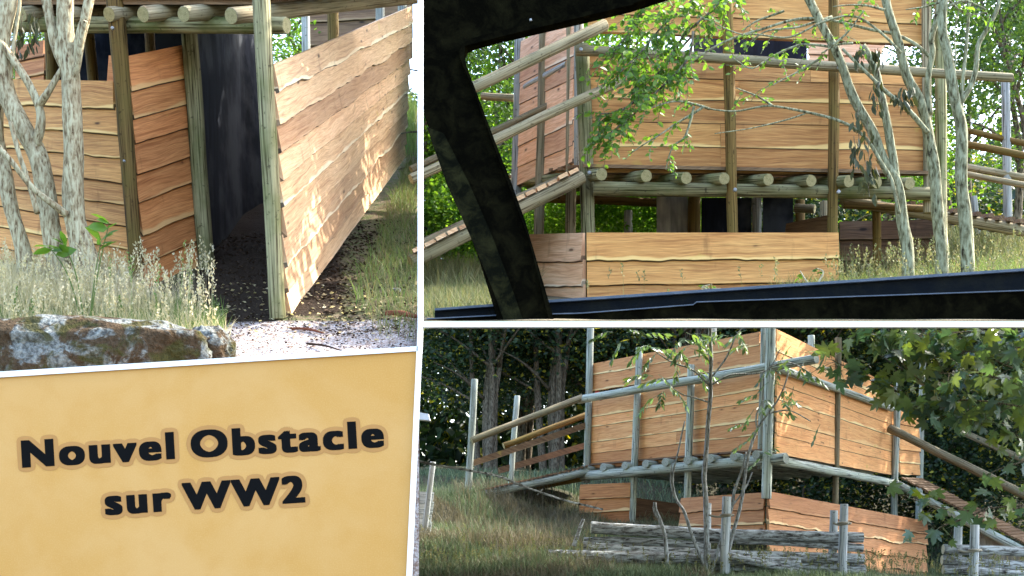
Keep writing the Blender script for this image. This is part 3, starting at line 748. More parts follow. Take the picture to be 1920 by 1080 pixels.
log('post', hut, P(95, 50, 13.0), P(104, 250, 13.0), .06, .06, 'log_brown', seg=10)
board_wall('wall', hut, P(36, 175, 13.6), P(88, 165, 13.4), P(30, 88, 13.6), P(84, 76, 13.4), 3, 'cedar_shed', .025, .01, 8)
# part of the hut further up behind the pale wall
board_wall('wall', hut, P(575, 130, 18.6), P(775, 110, 19.0), P(575, 2, 18.6), P(775, -6, 19.0), 3, 'cedar_brown', .03, .02, 9)
for px, r_ in ((572, 8), (623, 10), (712, 9), (752, 9)):
    log('post', hut, P(px, -40, 18.0 if px != 623 else 16.5), P(px + 3, 140, 18.0 if px != 623 else 16.5), m(r_, 17.5), None, 'log_brown' if px == 623 else 'log_grey', seg=10)
log('beam', hut, P(500, 22, 13.2), P(680, -12, 17.5), m(10, 14), m(8, 17), 'log_tan')
bolt(hut, P(211, 53, 11.24)); bolt(hut, P(233, 302, 11.24), .01)

# stone in the foreground
def rock(name, label, c, ax, seed, parent=None):
    b = MB(); ids = []; nu, nv = 90, 40
    for i in range(nv + 1):
        ph = math.pi * i / nv; row = []
        for j in range(nu):
            th = 2 * math.pi * j / nu; n_ = Vector((math.sin(ph) * math.cos(th), math.sin(ph) * math.sin(th), math.cos(ph)))
            k = Vector((math.copysign(abs(n_.x) ** .75, n_.x), math.copysign(abs(n_.y) ** .8, n_.y), math.copysign(abs(n_.z) ** .8, n_.z)))
            f = 1 + .17 * mnoise.noise(n_ * 1.9 + Vector((seed, 0, 0))) + .07 * mnoise.noise(n_ * 6 + Vector((0, seed, 0))) + .022 * mnoise.noise(n_ * 19)
            row.append(b.vert(c + Vector((k.x * ax[0], k.y * ax[1], k.z * ax[2])) * f))
        ids.append(row)
    for i in range(nv):
        for j in range(nu):
            b.face((ids[i][j], ids[i + 1][j], ids[i + 1][(j + 1) % nu], ids[i][(j + 1) % nu]))
    o = b.build(name, M['rock']); o.location = c; 
    for v in o.data.vertices: v.co -= c
    return tag(o, label, 'rock')
rock('mossy_rock', 'long grey boulder with brown moss in front of the plank hut', P(150, 684, 9.25), (.98, .40, .30), 3.3)
rock('stone', 'small brown mossy stone right of the long boulder', P(395, 668, 9.3), (.17, .2, .20), 8.1)

def branch_obj(name, parent, specs, bark, seg=9, wob=.28):
    """specs: list of (points [(px,py,d)...], r0, r1)"""
    b = MB(); paths = []
    for k, (pts, r0, r1) in enumerate(specs):
        q = smooth_path([P(*p) for p in pts], 6); n = len(q)
        q = [p + Vector((mnoise.noise(p * 2.3), 0, mnoise.noise(p * 2.3 + Vector((9, 0, 0))))) * min(.02, r0 * .5) for p in q]
        b.tube(q, [r0 + (r1 - r0) * i / (n - 1) for i in range(n)], seg, True, wob, k * 3.3 + 1); paths.append(q)
    o = b.build(name, [M[bark], M[bark]], parent); return o, paths

T1 = thing('tree', 'thick pale barked trunk forked high before the left plank wall', 'tree', P(150, 500, 11.0))
branch_obj('trunk', T1, [([(190, 590, 11.0), (168, 525, 11.0), (150, 440, 11.0), (140, 380, 11.0), (138, 300, 11.0), (133, 180, 11.0), (124, 60, 11.0), (120, -60, 11.0)], m(25, 11.0), m(15, 11.0)),
    ([(135, 120, 11.0), (148, 75, 10.95), (163, 30, 10.9), (178, -50, 10.9)], m(11, 11.0), m(8, 11)),
    ([(136, 160, 11.0), (146, 105, 10.9), (152, 70, 10.85), (160, 40, 10.8)], m(7, 11.0), m(4, 11)),
    ([(125, 130, 11.0), (104, 80, 11.0), (90, 20, 11.0), (80, -50, 11.0)], m(11, 11.0), m(9, 11)),
    ([(126, 400, 10.9), (92, 375, 10.8), (55, 345, 10.75), (20, 300, 10.7), (-20, 250, 10.7)], m(7, 11.0), m(4, 11))], 'bark_pale', 14)
T2 = thing('tree', 'pale trunk curving down to the right left of the thickest trunk', 'tree', P(95, 500, 11.08))
branch_obj('trunk', T2, [([(128, 585, 11.1), (114, 510, 11.1), (98, 430, 11.1), (88, 360, 11.1), (66, 290, 11.1), (30, 215, 11.1), (8, 160, 11.1), (2, 90, 11.1), (14, 0, 11.1), (18, -60, 11.1)], m(21, 11.1), m(15, 11.1)),
    ([(66, 275, 11.08), (76, 235, 11.05), (72, 195, 11.05), (45, 140, 11.05), (0, 80, 11.05), (-30, 60, 11.05)], m(9, 11.05), m(5.5, 11.05)),
    ([(72, 200, 11.05), (88, 175, 11.0), (108, 140, 11.0), (126, 110, 11.0)], m(7.5, 11.05), m(4.5, 11.05)),
    ([(20, 150, 11.1), (26, 80, 11.1), (36, 10, 11.1), (38, -40, 11.1)], m(4, 11.1), m(3, 11.1))], 'bark_pale', 14)
T3 = thing('tree', 'grey trunk leaning in from the left edge above the tall grass', 'tree', P(40, 510, 11.2))
branch_obj('trunk', T3, [([(64, 590, 11.2), (52, 520, 11.2), (36, 440, 11.2), (14, 350, 11.2), (-4, 260, 11.2), (-6, 120, 11.2), (-20, 0, 11.2)], m(16, 11.2), m(12, 11.2)),
    ([(72, 400, 10.9), (50, 330, 10.9), (36, 290, 10.9), (20, 230, 10.9)], m(5, 10.9), m(4, 10.9))], 'bark_pale', 12)
# hanging leaves at the left edge
def hanging(name, label, cat, tops, d, n, ls, mat, spread=14, drop=60):
    rt = thing(name, label, cat, P(tops[0][0], tops[0][1], d)); b = MB(); C = []; D = []; S = []; rs = random.Random(int(tops[0][0]))
    for (x, y, dr) in tops:
        q = [P(x + rs.uniform(-3, 3), y, d)]; 
        for k in range(6): q.append(q[-1] + Vector((rs.uniform(-.01, .01), rs.uniform(-.01, .01), -m(dr, d) / 6)))
        b.tube(q, [.003] * 7, 5, False)
        for k in range(int(n)):
            p = q[rs.randint(1, 6)] + Vector((rs.uniform(-1, 1) * m(spread, d) * .5, rs.uniform(-.05, .05), rs.uniform(-.02, .02)))
            C.append(p); D.append(Vector((rs.uniform(-.5, .5), rs.uniform(-.5, .5), -1))); S.append(ls * rs.uniform(.6, 1.2))
    b.build('stem', [M['bark_dark'], M['bark_dark']], rt); flush_leaves(rt, C, D, S, 'lance', mat); return rt
hanging('hanging_twig', 'withered drooping leaf twig by the left pale trunks', 'twig', [(42, 25, 70), (58, 30, 60), (36, 60, 50), (66, 20, 45)], 11.2, 12, .10, 'leaf_dead', 16)

def sample(n, pxr, dr, test=None):
    px = rng.uniform(*pxr, n); d = dr[0] + (dr[1] - dr[0]) * rng.uniform(0, 1, n) ** .8
    if test is not None:
        k = test(px, d); px, d = px[k], d[k]
    return np.stack([(px - 960) / F * d, d], 1)
# litter of bark chips and straws on the path
def litter(name, n, pxr, dr, zf, mat, ln=(.01, .06), test=None, dz=.008):
    a = sample(n, pxr, dr, test); z = zf(a[:, 0], a[:, 1]) + dz; C = np.stack([a[:, 0], a[:, 1], z], 1); T = rdir(len(C), -.1, .35)
    o = leaves(name, C, T, rdir(len(C), .6, 1), rng.uniform(ln[0], ln[1], len(C)), 'rhomb', mat); o['kind'] = 'stuff'; return o
M['soil_chips'] = plain('soil_crumbs', (.10, .065, .04, 1), .95, .7)
M['chips'] = plain('bark_chips', (.06, .032, .02, 1), .9, .6)
# grass, seed heads and plants
a = sample(5000, (-40, 300), (10.2, 11.6), lambda p, d: p < 300 - (d - 10.2) * 60); blades('grass_dry_clump', a, zTLn, .36, .0035, 'straw', lean=.6)
a = sample(9000, (-40, 430), (9.3, 11.2), lambda p, d: (rng.uniform(0, 1, len(p)) < np.clip((445 - p) / 90, .2, 1)) & (d < 11.2 - (p > 250) * (p - 250) / 150))
blades('grass_dry_clump', a, zTLn, .24, .0035, 'straw', lean=.8)
a = sample(4200, (-40, 420), (9.35, 10.6)); blades('grass_green_clump', a, zTLn, .22, .0045, 'grass')
a = sample(380, (-30, 400), (9.5, 11.0)); blades('grass_stalks', a, zTLn, .48, .0018, 'straw', lean=.25, seeds=True)
a = np.array([[(x - 960) / F * 9.75, 9.75] for x in (290, 335, 300, 352, 246, 232, 252, 205, 60, 20)]); blades('grass_stalks', a, zTLn, .68, .003, 'grass', lean=.12, seeds=True)
a = sample(6500, (560, 800), (10.2, 17), lambda p, d: p > 560 + np.interp(d, [10.2, 11, 12, 14, 17], [150, 95, 120, 165, 200])); a = a[(960 + a[:, 0] / a[:, 1] * F) < 780]
blades('grass_bank', a[::2], zTLn, .24, .004, 'grass', lean=.9)
b_ = sample(6000, (600, 780), (9.9, 17), lambda p, d: p > 600 + np.interp(d, [9.9, 11, 12, 14, 17], [120, 70, 90, 125, 160])); blades('grass_bank_dry', b_, zTLn, .2, .0035, 'grass_dry', lean=1.0); litter('bank_litter', 2500, (600, 781), (10, 14), zTLn, 'soil_chips', (.015, .05))
a = sample(4000, (505, 780), (17.3, 19.5)); blades('grass_slope', a, zTLn, .45, .008, 'grass')
M['soil_chips'] = plain('soil_crumbs', (.10, .065, .04, 1), .95, .7)
M['chips'] = plain('bark_chips', (.06, .032, .02, 1), .9, .6)
litter('leaf_litter', 1500, (430, 781), (9.2, 10.6), zTLn, 'chips', (.006, .028))
litter('leaf_litter_dark', 3800, (380, 700), (10.0, 13.5), zTLn, 'soil_chips', (.008, .035))
litter('straw_litter', 500, (400, 781), (9.9, 11.5), zTLn, 'straw', (.01, .05))
def stick(name, label, p0, p1, r, mat='chips'):
    b = MB(); q = smooth_path([Vector(p0), Vector(p0).lerp(Vector(p1), .5) + Vector((0, 0, .012)), Vector(p1)], 4); b.tube(q, [r, r * 1.1, r, r, r, r * .9, r * .8, r * .7, r * .5][:len(q)], 7, True, .4, random.random() * 9)
    o = b.build(name, [M[mat], M[mat]]); return tag(o, label, 'stick')
def onTL(px, d, h=.02): x = (px - 960) / F * d; return Vector((x, d, zTL(x, d) + h))
M['redbark'] = plain('red_bark', (.22, .07, .035, 1), .9, .5)
stick('bark_strip', 'reddish bark strip lying in grass at the right of the hut path', onTL(722, 10.55, .04), onTL(783, 10.35, .05), .022, 'redbark')
stick('stick', 'thin brown stick lying on the path beside the doorway post', onTL(545, 10.25), onTL(608, 10.1), .010, 'redbark')
stick('stick', 'dark curved stick on the bright sandy path', onTL(575, 9.75), onTL(640, 9.6), .008)
rock('stone', 'small pale stone lying in the grass right of the pink wall', onTL(742, 11.15, .03), (.05, .05, .035), 5.5)
# broad leaved seedling before the left wall
pl = thing('seedling', 'green broad leaved seedling in front of left plank wall', 'plant', onTL(163, 9.9, 0))
b = MB(); C = []; D = []; S = []; rs = random.Random(4)
for top in ((205, 418, 9.85), (190, 450, 9.9), (120, 458, 9.8), (92, 462, 9.85)):
    q = smooth_path([onTL(163, 9.9, 0), P((163 + top[0]) / 2 + 2, (600 + top[1]) / 2 - 10, 9.9), P(*top)], 5); b.tube(q, [.006 - .0003 * i for i in range(len(q))], 6, False)
    for k in range(5):
        C.append(q[-1 - (k // 2)] if k else q[-1]); D.append(Vector((rs.uniform(-1, 1), rs.uniform(-.6, .3), rs.uniform(-.2, .5)))); S.append(rs.uniform(.09, .16))
b.build('stem', [M['grass'], M['grass']], pl); flush_leaves(pl, C, D, S, 'ovate', 'leaf_bright', up=(.3, 1))

# bright bushes seen through the gap behind the pale wall, on the slope
make_tree('bush', 'bright green bush on the slope behind the pink plank wall', None, onTL(536, 19.3, -.1), 1.7, .42, 6, 5000, .06, 'leaf_bright', 'bark_dark', .08, .1, 5, keep=inTL)
make_tree('bush', 'dark green bush up the slope at the left edge behind the hut', None, onTL(40, 18.5, -.1), 1.9, 1.1, 7, 7000, .07, 'leaf_mid', 'bark_dark', .05, .1, 6, keep=inTL)
# unseen leaf boughs, added only to block the sun
def shade_canopy(name, label, boxes, n, ls, mat, dens=.9):
    rt = thing(name, label, 'tree branch', Vector(boxes[0][:3])); b = MB(); Cs = []
    for (x, y, z, rx, ry, rz) in boxes:
        k = int(n / len(boxes) / 30); c = np.array([x, y, z]) + rdir(k) * np.array([rx, ry, rz]) * rng.uniform(.1, 1, (k, 1)) ** .5
        Cs.append(np.repeat(c, 30, 0) + rng.normal(0, .22, (k * 30, 3)))
        q = smooth_path([Vector((x - rx, y - ry * .4, z)), Vector((x, y, z + .2)), Vector((x + rx, y + ry * .5, z + .3))], 4); b.tube(q, [.05] * len(q), 7)
    b.build('limb', [M['bark_dark'], M['bark_dark']], rt); C = np.concatenate(Cs)
    leaves('foliage', C, rdir(len(C)), rdir(len(C), .1, 1), ls * rng.uniform(.6, 1.2, len(C)), 'rhomb', mat, rt); return rt

# ================================================================== BAY 2 (upper right): tower seen from the vehicle
UP2 = .209
cab = thing('vehicle_cab', 'black steel vehicle window surround with slanting pillar and sill', 'vehicle', P(985, 600, 9.0))
slab('window_surround', cab, [(793.5, -150), (1560, -150), (1330, -40), (1186, 6), (1090, 29), (1000, 50), (930, 66), (890, 77), (876, 84), (871, 94), (871, 106), (874, 122), (900, 190), (930, 270), (958, 340), (985, 415), (1003, 480), (1018, 528), (1032, 575), (1040, 604), (934, 604), (920, 552), (898, 480), (868, 400), (840, 330), (818, 275), (793.5, 205)], 9.0, 9.16, 'steel_dark')
slab('window_surround', cab, [(872, 86), (930, 71), (1188, 8), (1188, 2), (925, 60), (878, 74), (862, 88), (862, 108), (884, 160), (992, 450), (1030, 604), (1040, 604), (1018, 528), (985, 415), (958, 340), (930, 270), (900, 190), (874, 122), (871, 106)], 8.955, 8.999, 'steel_dark').name = 'rubber_seal'
slab('pillar_face', cab, [(800, 238), (832, 250), (878, 340), (922, 440), (960, 540), (982, 604), (946, 604), (926, 548), (886, 452), (838, 346)], 8.985, 8.999, 'steel_moss')
slab('sill', cab, [(815, 580), (935, 573), (1030, 565), (2300, 482), (2300, 604), (800, 604), (815, 600)], 9.2, 9.32, 'steel_blue')
slab('sill_lip', cab, [(815, 578), (1030, 562), (2300, 477.5), (2300, 482.5), (1030, 567), (815, 582)], 9.16, 9.5, 'steel_edge')
slab('sill_flange', cab, [(800, 598), (930, 592), (1090, 588), (1300, 572), (1306, 567), (2300, 532), (2300, 604), (800, 604)], 9.1, 9.198, 'steel_dark')
slab('sill_flange', cab, [(800, 596.5), (930, 590), (1090, 586), (1300, 570), (1306, 565), (2300, 530), (2300, 532), (1306, 567), (1300, 572), (1090, 588), (930, 592), (800, 598.5)], 9.08, 9.25, 'steel_edge')  # lighter strip painted in as the highlight along the flange edge

bolt(cab, P(995, 38, 8.985), .009)  # pale bolt head stands in for a light hole in the surround
tw = thing('timber_tower', 'raised plank walled platform on round posts above a low plank enclosure', 'platform tower', P(1400, 560, 12.7))
def post(px0, py0, px1, py1, d, r, mat='log_tan', seg=12, par=None, d1=None):
    return log('post', par or tw, P(px0, py0, d), P(px1, py1, d1 or d), m(r, d), None, mat, seg=seg)
post(975, 55, 963, 520, 14.8, 10, 'log_grey')
post(1020, 40, 1008, 530, 14.0, 9.5, 'log_tan')
post(1071, 30, 1069, 540, 13.2, 10, 'log_tan')
post(1091, 84, 1108, 580, 12.72, 13.5, 'log_green')
post(1085, 28, 1085, 330, 13.0, 9, 'log_grey')
post(1362, -40, 1377, 575, 12.58, 10.5, 'log_brown')
post(1563, -40, 1562, 575, 12.58, 10, 'log_brown')
post(1737, -40, 1740, 400, 12.7, 9, 'log_tan')
post(1762, -40, 1766, 540, 12.75, 11, 'log_green')
post(1643, 375, 1645, 520, 13.6, 8, 'log_brown')
post(1178, 395, 1178, 540, 15.5, 8, 'log_grey'); post(1500, 375, 1500, 540, 15.2, 9, 'log_brown'); post(1545, 378, 1545, 540, 16.2, 8, 'log_tan')
# walls
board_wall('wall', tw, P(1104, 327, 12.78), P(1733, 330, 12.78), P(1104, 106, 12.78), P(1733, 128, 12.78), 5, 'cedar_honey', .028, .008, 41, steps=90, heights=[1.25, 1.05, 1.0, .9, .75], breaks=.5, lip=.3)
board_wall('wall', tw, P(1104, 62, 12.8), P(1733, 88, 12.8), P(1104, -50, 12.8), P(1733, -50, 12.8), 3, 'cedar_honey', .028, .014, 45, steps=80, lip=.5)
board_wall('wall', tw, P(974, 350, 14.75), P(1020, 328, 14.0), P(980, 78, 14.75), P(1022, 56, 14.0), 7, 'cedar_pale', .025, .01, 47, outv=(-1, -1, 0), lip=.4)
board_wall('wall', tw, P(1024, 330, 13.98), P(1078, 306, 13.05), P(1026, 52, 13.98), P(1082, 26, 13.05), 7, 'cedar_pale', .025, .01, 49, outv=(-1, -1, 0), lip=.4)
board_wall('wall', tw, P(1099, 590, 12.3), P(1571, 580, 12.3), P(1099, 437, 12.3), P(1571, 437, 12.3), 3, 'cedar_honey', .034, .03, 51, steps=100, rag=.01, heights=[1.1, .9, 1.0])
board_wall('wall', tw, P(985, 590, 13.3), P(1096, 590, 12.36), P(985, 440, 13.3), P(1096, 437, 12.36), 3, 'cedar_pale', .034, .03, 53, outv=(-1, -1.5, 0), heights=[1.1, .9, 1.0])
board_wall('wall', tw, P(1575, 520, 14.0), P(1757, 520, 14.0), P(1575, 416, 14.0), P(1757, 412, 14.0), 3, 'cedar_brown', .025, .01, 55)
board_wall('wall', tw, P(1474, 450, 13.8), P(1557, 445, 13.2), P(1474, 420, 13.8), P(1557, 403, 13.2), 1, 'cedar_brown', .025, .0, 57)
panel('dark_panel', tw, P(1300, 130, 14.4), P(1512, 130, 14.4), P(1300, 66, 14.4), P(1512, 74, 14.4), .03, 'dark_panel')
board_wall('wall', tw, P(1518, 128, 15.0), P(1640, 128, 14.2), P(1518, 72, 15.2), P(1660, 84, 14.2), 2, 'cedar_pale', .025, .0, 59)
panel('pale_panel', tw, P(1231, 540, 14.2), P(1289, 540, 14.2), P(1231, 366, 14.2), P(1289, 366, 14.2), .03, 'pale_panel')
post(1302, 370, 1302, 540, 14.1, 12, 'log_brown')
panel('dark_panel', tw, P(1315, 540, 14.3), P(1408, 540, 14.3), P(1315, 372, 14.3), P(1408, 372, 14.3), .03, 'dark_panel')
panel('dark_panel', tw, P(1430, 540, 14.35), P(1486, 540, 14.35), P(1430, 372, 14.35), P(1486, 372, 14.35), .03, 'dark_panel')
log('post', tw, P(1418, 372, 14.28), P(1419, 540, 14.28), m(9, 14.3), None, 'log_grey')
# deck: front beam, joists, boards on top
log('beam', tw, P(1112, 353, 12.62), P(1752, 363, 12.62), m(13.5, 12.6), m(12, 12.6), 'log_green')
JD = Vector((-.30, 1, UP2 + .02))
ends = [(1128, 327), (1212, 330), (1287, 334), (1358, 335), (1441, 337), (1521, 339), (1592, 340), (1644, 342), (1706, 344)]
for px, py in ends:
    p = P(px, py, 12.42); log('joist', tw, p, p + JD * 3.4, m(11.5, 12.4), m(11, 12.4), 'log_green')
slats('deck', tw, P(1100, 314, 12.62), P(1100, 314, 12.62) + Vector((-.25, 1, UP2 + .02)) * 3.2, P(1748, 327, 12.62) - P(1100, 314, 12.62), 22, .03, .03, 'cedar_brown')
log('beam', tw, P(1015, 372, 15.6), P(1240, 380, 15.4), m(8, 15.5), None, 'log_brown')
log('beam', tw, P(1205, 352, 14.2) + Vector((0, 0, 0)), P(1290, 356, 14.0), m(9, 14), None, 'log_green')
log('beam', tw, P(1490, 390, 14.9), P(1528, 392, 14.8), m(8, 15), None, 'log_tan')
# rails
log('top_rail', tw, P(1080, 94, 12.5), P(1898, 146, 12.3), m(10, 12.5), m(8.5, 12.3), 'log_tan', bend=.02)
log('rail', tw, P(903, 180, 15.0), P(964, 184, 14.9), m(7, 15), None, 'log_tan')
log('rail', tw, P(985, 163, 14.6), P(1064, 120, 13.3), m(6, 14), None, 'log_grey')
bolt(tw, P(1089, 93, 12.35), .018); bolt(tw, P(1573, 127, 12.3), .018); bolt(tw, P(1105, 324, 12.5), .018); bolt(tw, P(1378, 356, 12.4), .018); bolt(tw, P(1572, 360, 12.4), .018)
def sub(name, parent, label): 
    o = bpy.data.objects.new(name, None); COL.objects.link(o); put(o, None); o.parent = parent
    o.location = -parent.location; o['label'] = label; return o
# left ramp
rl = sub('ramp', tw, 'plank ramp climbing to the platform from the left')
log('stringer', rl, P(770, 492, 11.9), P(1092, 332, 12.5), m(13, 12), m(13, 12.4), 'log_tan')
log('stringer', rl, P(770, 470, 13.1), P(1092, 318, 13.6), m(11, 13), None, 'log_tan')
slats('tread', rl, P(775, 476, 11.8), P(1088, 319, 12.42), Vector((0, 1.15, .17)), 15, .022, .035, 'cedar_pink')
log('handrail', rl, P(880, 168, 11.9), P(1135, 46, 12.45), m(11, 12), m(11, 12.4), 'log_tan')
log('handrail', rl, P(770, 336, 11.7), P(1165, 152, 12.45), m(9.5, 12), m(9, 12.4), 'log_tan')
log('handrail', rl, P(770, 318, 13.4), P(1064, 182, 14.0), m(6.5, 13.6), None, 'log_tan')
# right ramp
rr = sub('ramp', tw, 'plank ramp descending from the platform to the right')
log('stringer', rr, P(1575, 374, 13.6), P(1960, 440, 13.2), m(10, 13), m(11, 13), 'log_tan')
log('stringer', rr, P(1580, 384, 12.95), P(1755, 392, 13.1), m(7, 13), None, 'log_brown')
slats('tread', rr, P(1700, 384, 13.3), P(1950, 424, 13.1), Vector((0, 1.2, .20)), 12, .06, .04, 'cedar_brown')
log('handrail', rr, P(1805, 312, 14.6), P(1960, 340, 14.4), m(7, 14), None, 'log_tan')
log('handrail', rr, P(1800, 324, 13.5), P(1960, 354, 13.3), m(6, 13), None, 'log_tan')
log('handrail', rr, P(1812, 244, 14.6), P(1960, 276, 14.4), m(6, 14), None, 'log_brown')
log('handrail', rr, P(1812, 270, 13.5), P(1960, 300, 13.3), m(7, 13), None, 'log_brown')
log('post', rr, P(1885, 150, 14.5), P(1890, 440, 14.5), m(8.5, 14), None, 'log_grey')
log('post', rr, P(1826, 368, 15.4), P(1834, 440, 15.4), m(6, 15), None, 'log_grey')

# grey barked trees before the tower
A = 11.2
t1 = thing('tree', 'mossy leaning trunk furthest left of three before the tower', 'tree', P(1700, 540, A))
_, pt1 = branch_obj('trunk', t1, [([(1706, 545, A), (1703, 470, A), (1692, 410, A), (1684, 350, A), (1662, 310, A), (1640, 255, A), (1610, 200, A), (1582, 130, A), (1555, 70, A), (1510, -10, A), (1480, -50, A)], m(12.04, A), m(6.88, A)),
   ([(1682, 350, A), (1676, 300, A), (1660, 220, A), (1652, 170, A), (1640, 125, A), (1616, 85, A)], m(7.74, A), m(6.88, A)),
   ([(1686, 400, A - .1), (1672, 340, A - .1), (1650, 300, A - .1), (1630, 268, A - .1), (1600, 240, A - .1), (1560, 222, A - .1), (1500, 208, A), (1440, 198, A), (1380, 208, A), (1340, 206, A), (1315, 200, A)], m(3.87, A), m(1.38, A)),
   ([(1510, 213, A), (1470, 226, A), (1410, 240, A), (1340, 251, A)], m(1.72, A), m(0.86, A))], 'bark_lichen', 12)
t2 = thing('tree', 'forked grey trunk between two others right of the tower wall', 'tree', P(1768, 540, A))
_, pt2 = branch_obj('trunk', t2, [([(1768, 540, A), (1764, 470, A), (1757, 400, A), (1752, 330, A), (1742, 262, A), (1728, 200, A), (1703, 150, A), (1685, 80, A), (1660, 0, A), (1648, -50, A)], m(12.90, A), m(6.88, A)),
   ([(1745, 215, A), (1739, 160, A), (1748, 100, A), (1746, 70, A), (1758, 28, A), (1765, -40, A)], m(5.16, A), m(5.16, A)),
   ([(1740, 250, A - .1), (1710, 215, A - .15), (1665, 175, A - .2), (1640, 150, A - .2), (1580, 90, A - .2)], m(5.16, A), m(2.58, A)),
   ([(1745, 110, A), (1720, 85, A), (1680, 65, A), (1640, 57, A), (1560, 38, A), (1500, 35, A), (1430, 55, A), (1380, 70, A), (1340, 88, A), (1280, 128, A), (1220, 165, A), (1190, 190, A)], m(3.44, A), m(1.29, A)),
   ([(1690, 100, A - .1), (1650, 60, A - .1), (1600, 30, A - .1), (1540, 42, A - .1), (1480, 70, A - .1), (1420, 65, A - .1), (1380, 62, A), (1310, 30, A)], m(2.58, A), m(1.03, A))], 'bark_lichen', 12)
t3 = thing('tree', 'lichen covered trunk rightmost before the tower with thin side branches', 'tree', P(1816, 540, A - .2)); B_ = A - .2
_, pt3 = branch_obj('trunk', t3, [([(1820, 545, B_), (1814, 480, B_), (1808, 400, B_), (1800, 320, B_), (1803, 240, B_), (1790, 170, B_), (1778, 100, B_), (1766, 50, B_), (1774, -50, B_)], m(13.76, B_), m(7.74, B_)),
   ([(1802, 195, B_), (1822, 160, B_), (1830, 130, B_), (1834, 85, B_), (1850, 55, B_), (1870, 15, B_), (1880, -40, B_)], m(5.16, B_), m(3.44, B_)),
   ([(1803, 215, B_), (1806, 150, B_), (1812, 90, B_), (1816, 30, B_), (1822, -40, B_)], m(3.87, B_), m(2.58, B_)),
   ([(1786, 140, B_), (1792, 110, B_), (1790, 60, B_), (1800, 10, B_)], m(1.72, B_), m(0.86, B_))], 'bark_lichen', 12)
# leafy branches in front of the tower
TRK = inTR
def leafy(name, label, mains, bark, kind, nt, tl, nl, ls, templ, lmat, keep, droop=.15, seed=1, cat='branch', r=(.012, .004), up=(-.3, 1), spread=.9, start=.15):
    rs = random.Random(seed); rt = thing(name, label, cat, P(*mains[0][0])); b = MB(); C = []; D = []; S = []
    for pts in mains:
        q = smooth_path([P(*p) for p in pts], 6); n = len(q); q = [p + Vector((mnoise.noise(p * 3), 0, mnoise.noise(p * 3 + Vector((7, 0, 0))))) * .02 for p in q]
        b.tube(q, [r[0] + (r[1] - r[0]) * i / (n - 1) for i in range(n)], 7, True, .1, seed)
        L = sum((q[i + 1] - q[i]).length for i in range(n - 1))
        twiggy(b, C, D, S, q, r[1] * 1.3, max(1, int(nt * L)), tl, nl, ls, droop, rs, kind, spread, start)
    b.build('stem', [M[bark], M[bark]], rt); flush_leaves(rt, C, D, S, templ, lmat, keep=keep, up=up); return rt
leafy('leafy_branch', 'fresh green leafy branch hanging thickest across left of tower wall', [
   [(1330, -60, 11.6), (1290, 10, 11.5), (1240, 50, 11.4), (1200, 100, 11.3), (1160, 140, 11.3)],
   [(1420, -60, 11.5), (1350, 5, 11.4), (1290, 60, 11.3), (1240, 130, 11.3), (1190, 165, 11.2)],
   [(1270, -60, 11.9), (1210, 10, 11.8), (1180, 60, 11.7), (1150, 100, 11.6)],
   [(1190, 190, 11.2), (1160, 210, 11.2), (1125, 215, 11.1)],
   [(1300, 60, 11.2), (1290, 110, 11.2), (1230, 170, 11.1), (1170, 230, 11.1), (1130, 260, 11.1)],
   ], 'bark_dark', 'alt', 34, .36, 10, .070, 'ovate', 'leaf_bright', lambda C: TRK(C) & (pixn(C)[0] > 1090), seed=3)
leafy('leafy_branch', 'sparse drooping green twigs low across the left of tower wall', [
   [(1320, 200, 11.1), (1280, 225, 11.1), (1240, 250, 11.0), (1180, 290, 11.0)], [(1300, 200, 11.1), (1285, 255, 11.1), (1262, 275, 11.1), (1250, 320, 11.1)],
   [(1330, 205, 11.1), (1270, 190, 11.1), (1200, 205, 11.0)]], 'bark_lichen', 'alt', 9, .22, 7, .05, 'ovate', 'leaf_bright', TRK, droop=.25, seed=9)
leafy('leafy_branch', 'green leafy twigs arching along the top rail of tower', [
   [(1560, 30, 11.3), (1500, 50, 11.2), (1440, 60, 11.2), (1400, 85, 11.2)], [(1560, 90, 11.2), (1500, 85, 11.2), (1450, 105, 11.2), (1410, 130, 11.1), (1370, 110, 11.1)],
   [(1540, 110, 11.2), (1500, 130, 11.2), (1450, 160, 11.1)], [(1450, 200, 11.2), (1420, 180, 11.2), (1380, 165, 11.2)], [(1600, 80, 11.1), (1570, 85, 11.1), (1540, 100, 11.1)],
   [(1470, 20, 11.3), (1420, 40, 11.3), (1390, 60, 11.3)]], 'bark_lichen', 'alt', 11, .24, 7, .05, 'ovate', 'leaf_bright', TRK, seed=12)
leafy('leafy_branch', 'small green leaf sprays near the top of the grey trunks', [
   [(1660, 20, 11.0), (1620, 10, 11.0), (1560, 15, 11.0)], [(1770, 0, 11.0), (1740, 10, 11.0), (1700, 20, 11.0)], [(1780, 10, 10.9), (1810, 0, 10.9), (1850, 15, 10.9)], [(1560, 85, 11), (1590, 60, 11), (1620, 20, 11)],
   [(1770, -10, 11.0), (1810, 25, 11.0), (1850, 20, 11.0)]], 'bark_lichen', 'alt', 8, .24, 7, .055, 'ovate', 'leaf_bright', TRK, seed=14)
hanging('hanging_twig', 'withered dark leaf cluster hanging before the right of tower wall', 'twig', [(1640, 145, 60), (1612, 200, 70), (1628, 225, 90), (1602, 255, 60), (1622, 300, 70), (1612, 85, 30), (1705, 160, 25), (1685, 165, 25), (1646, 90, 25)], 11.0, 18, .10, 'leaf_dead', 24)
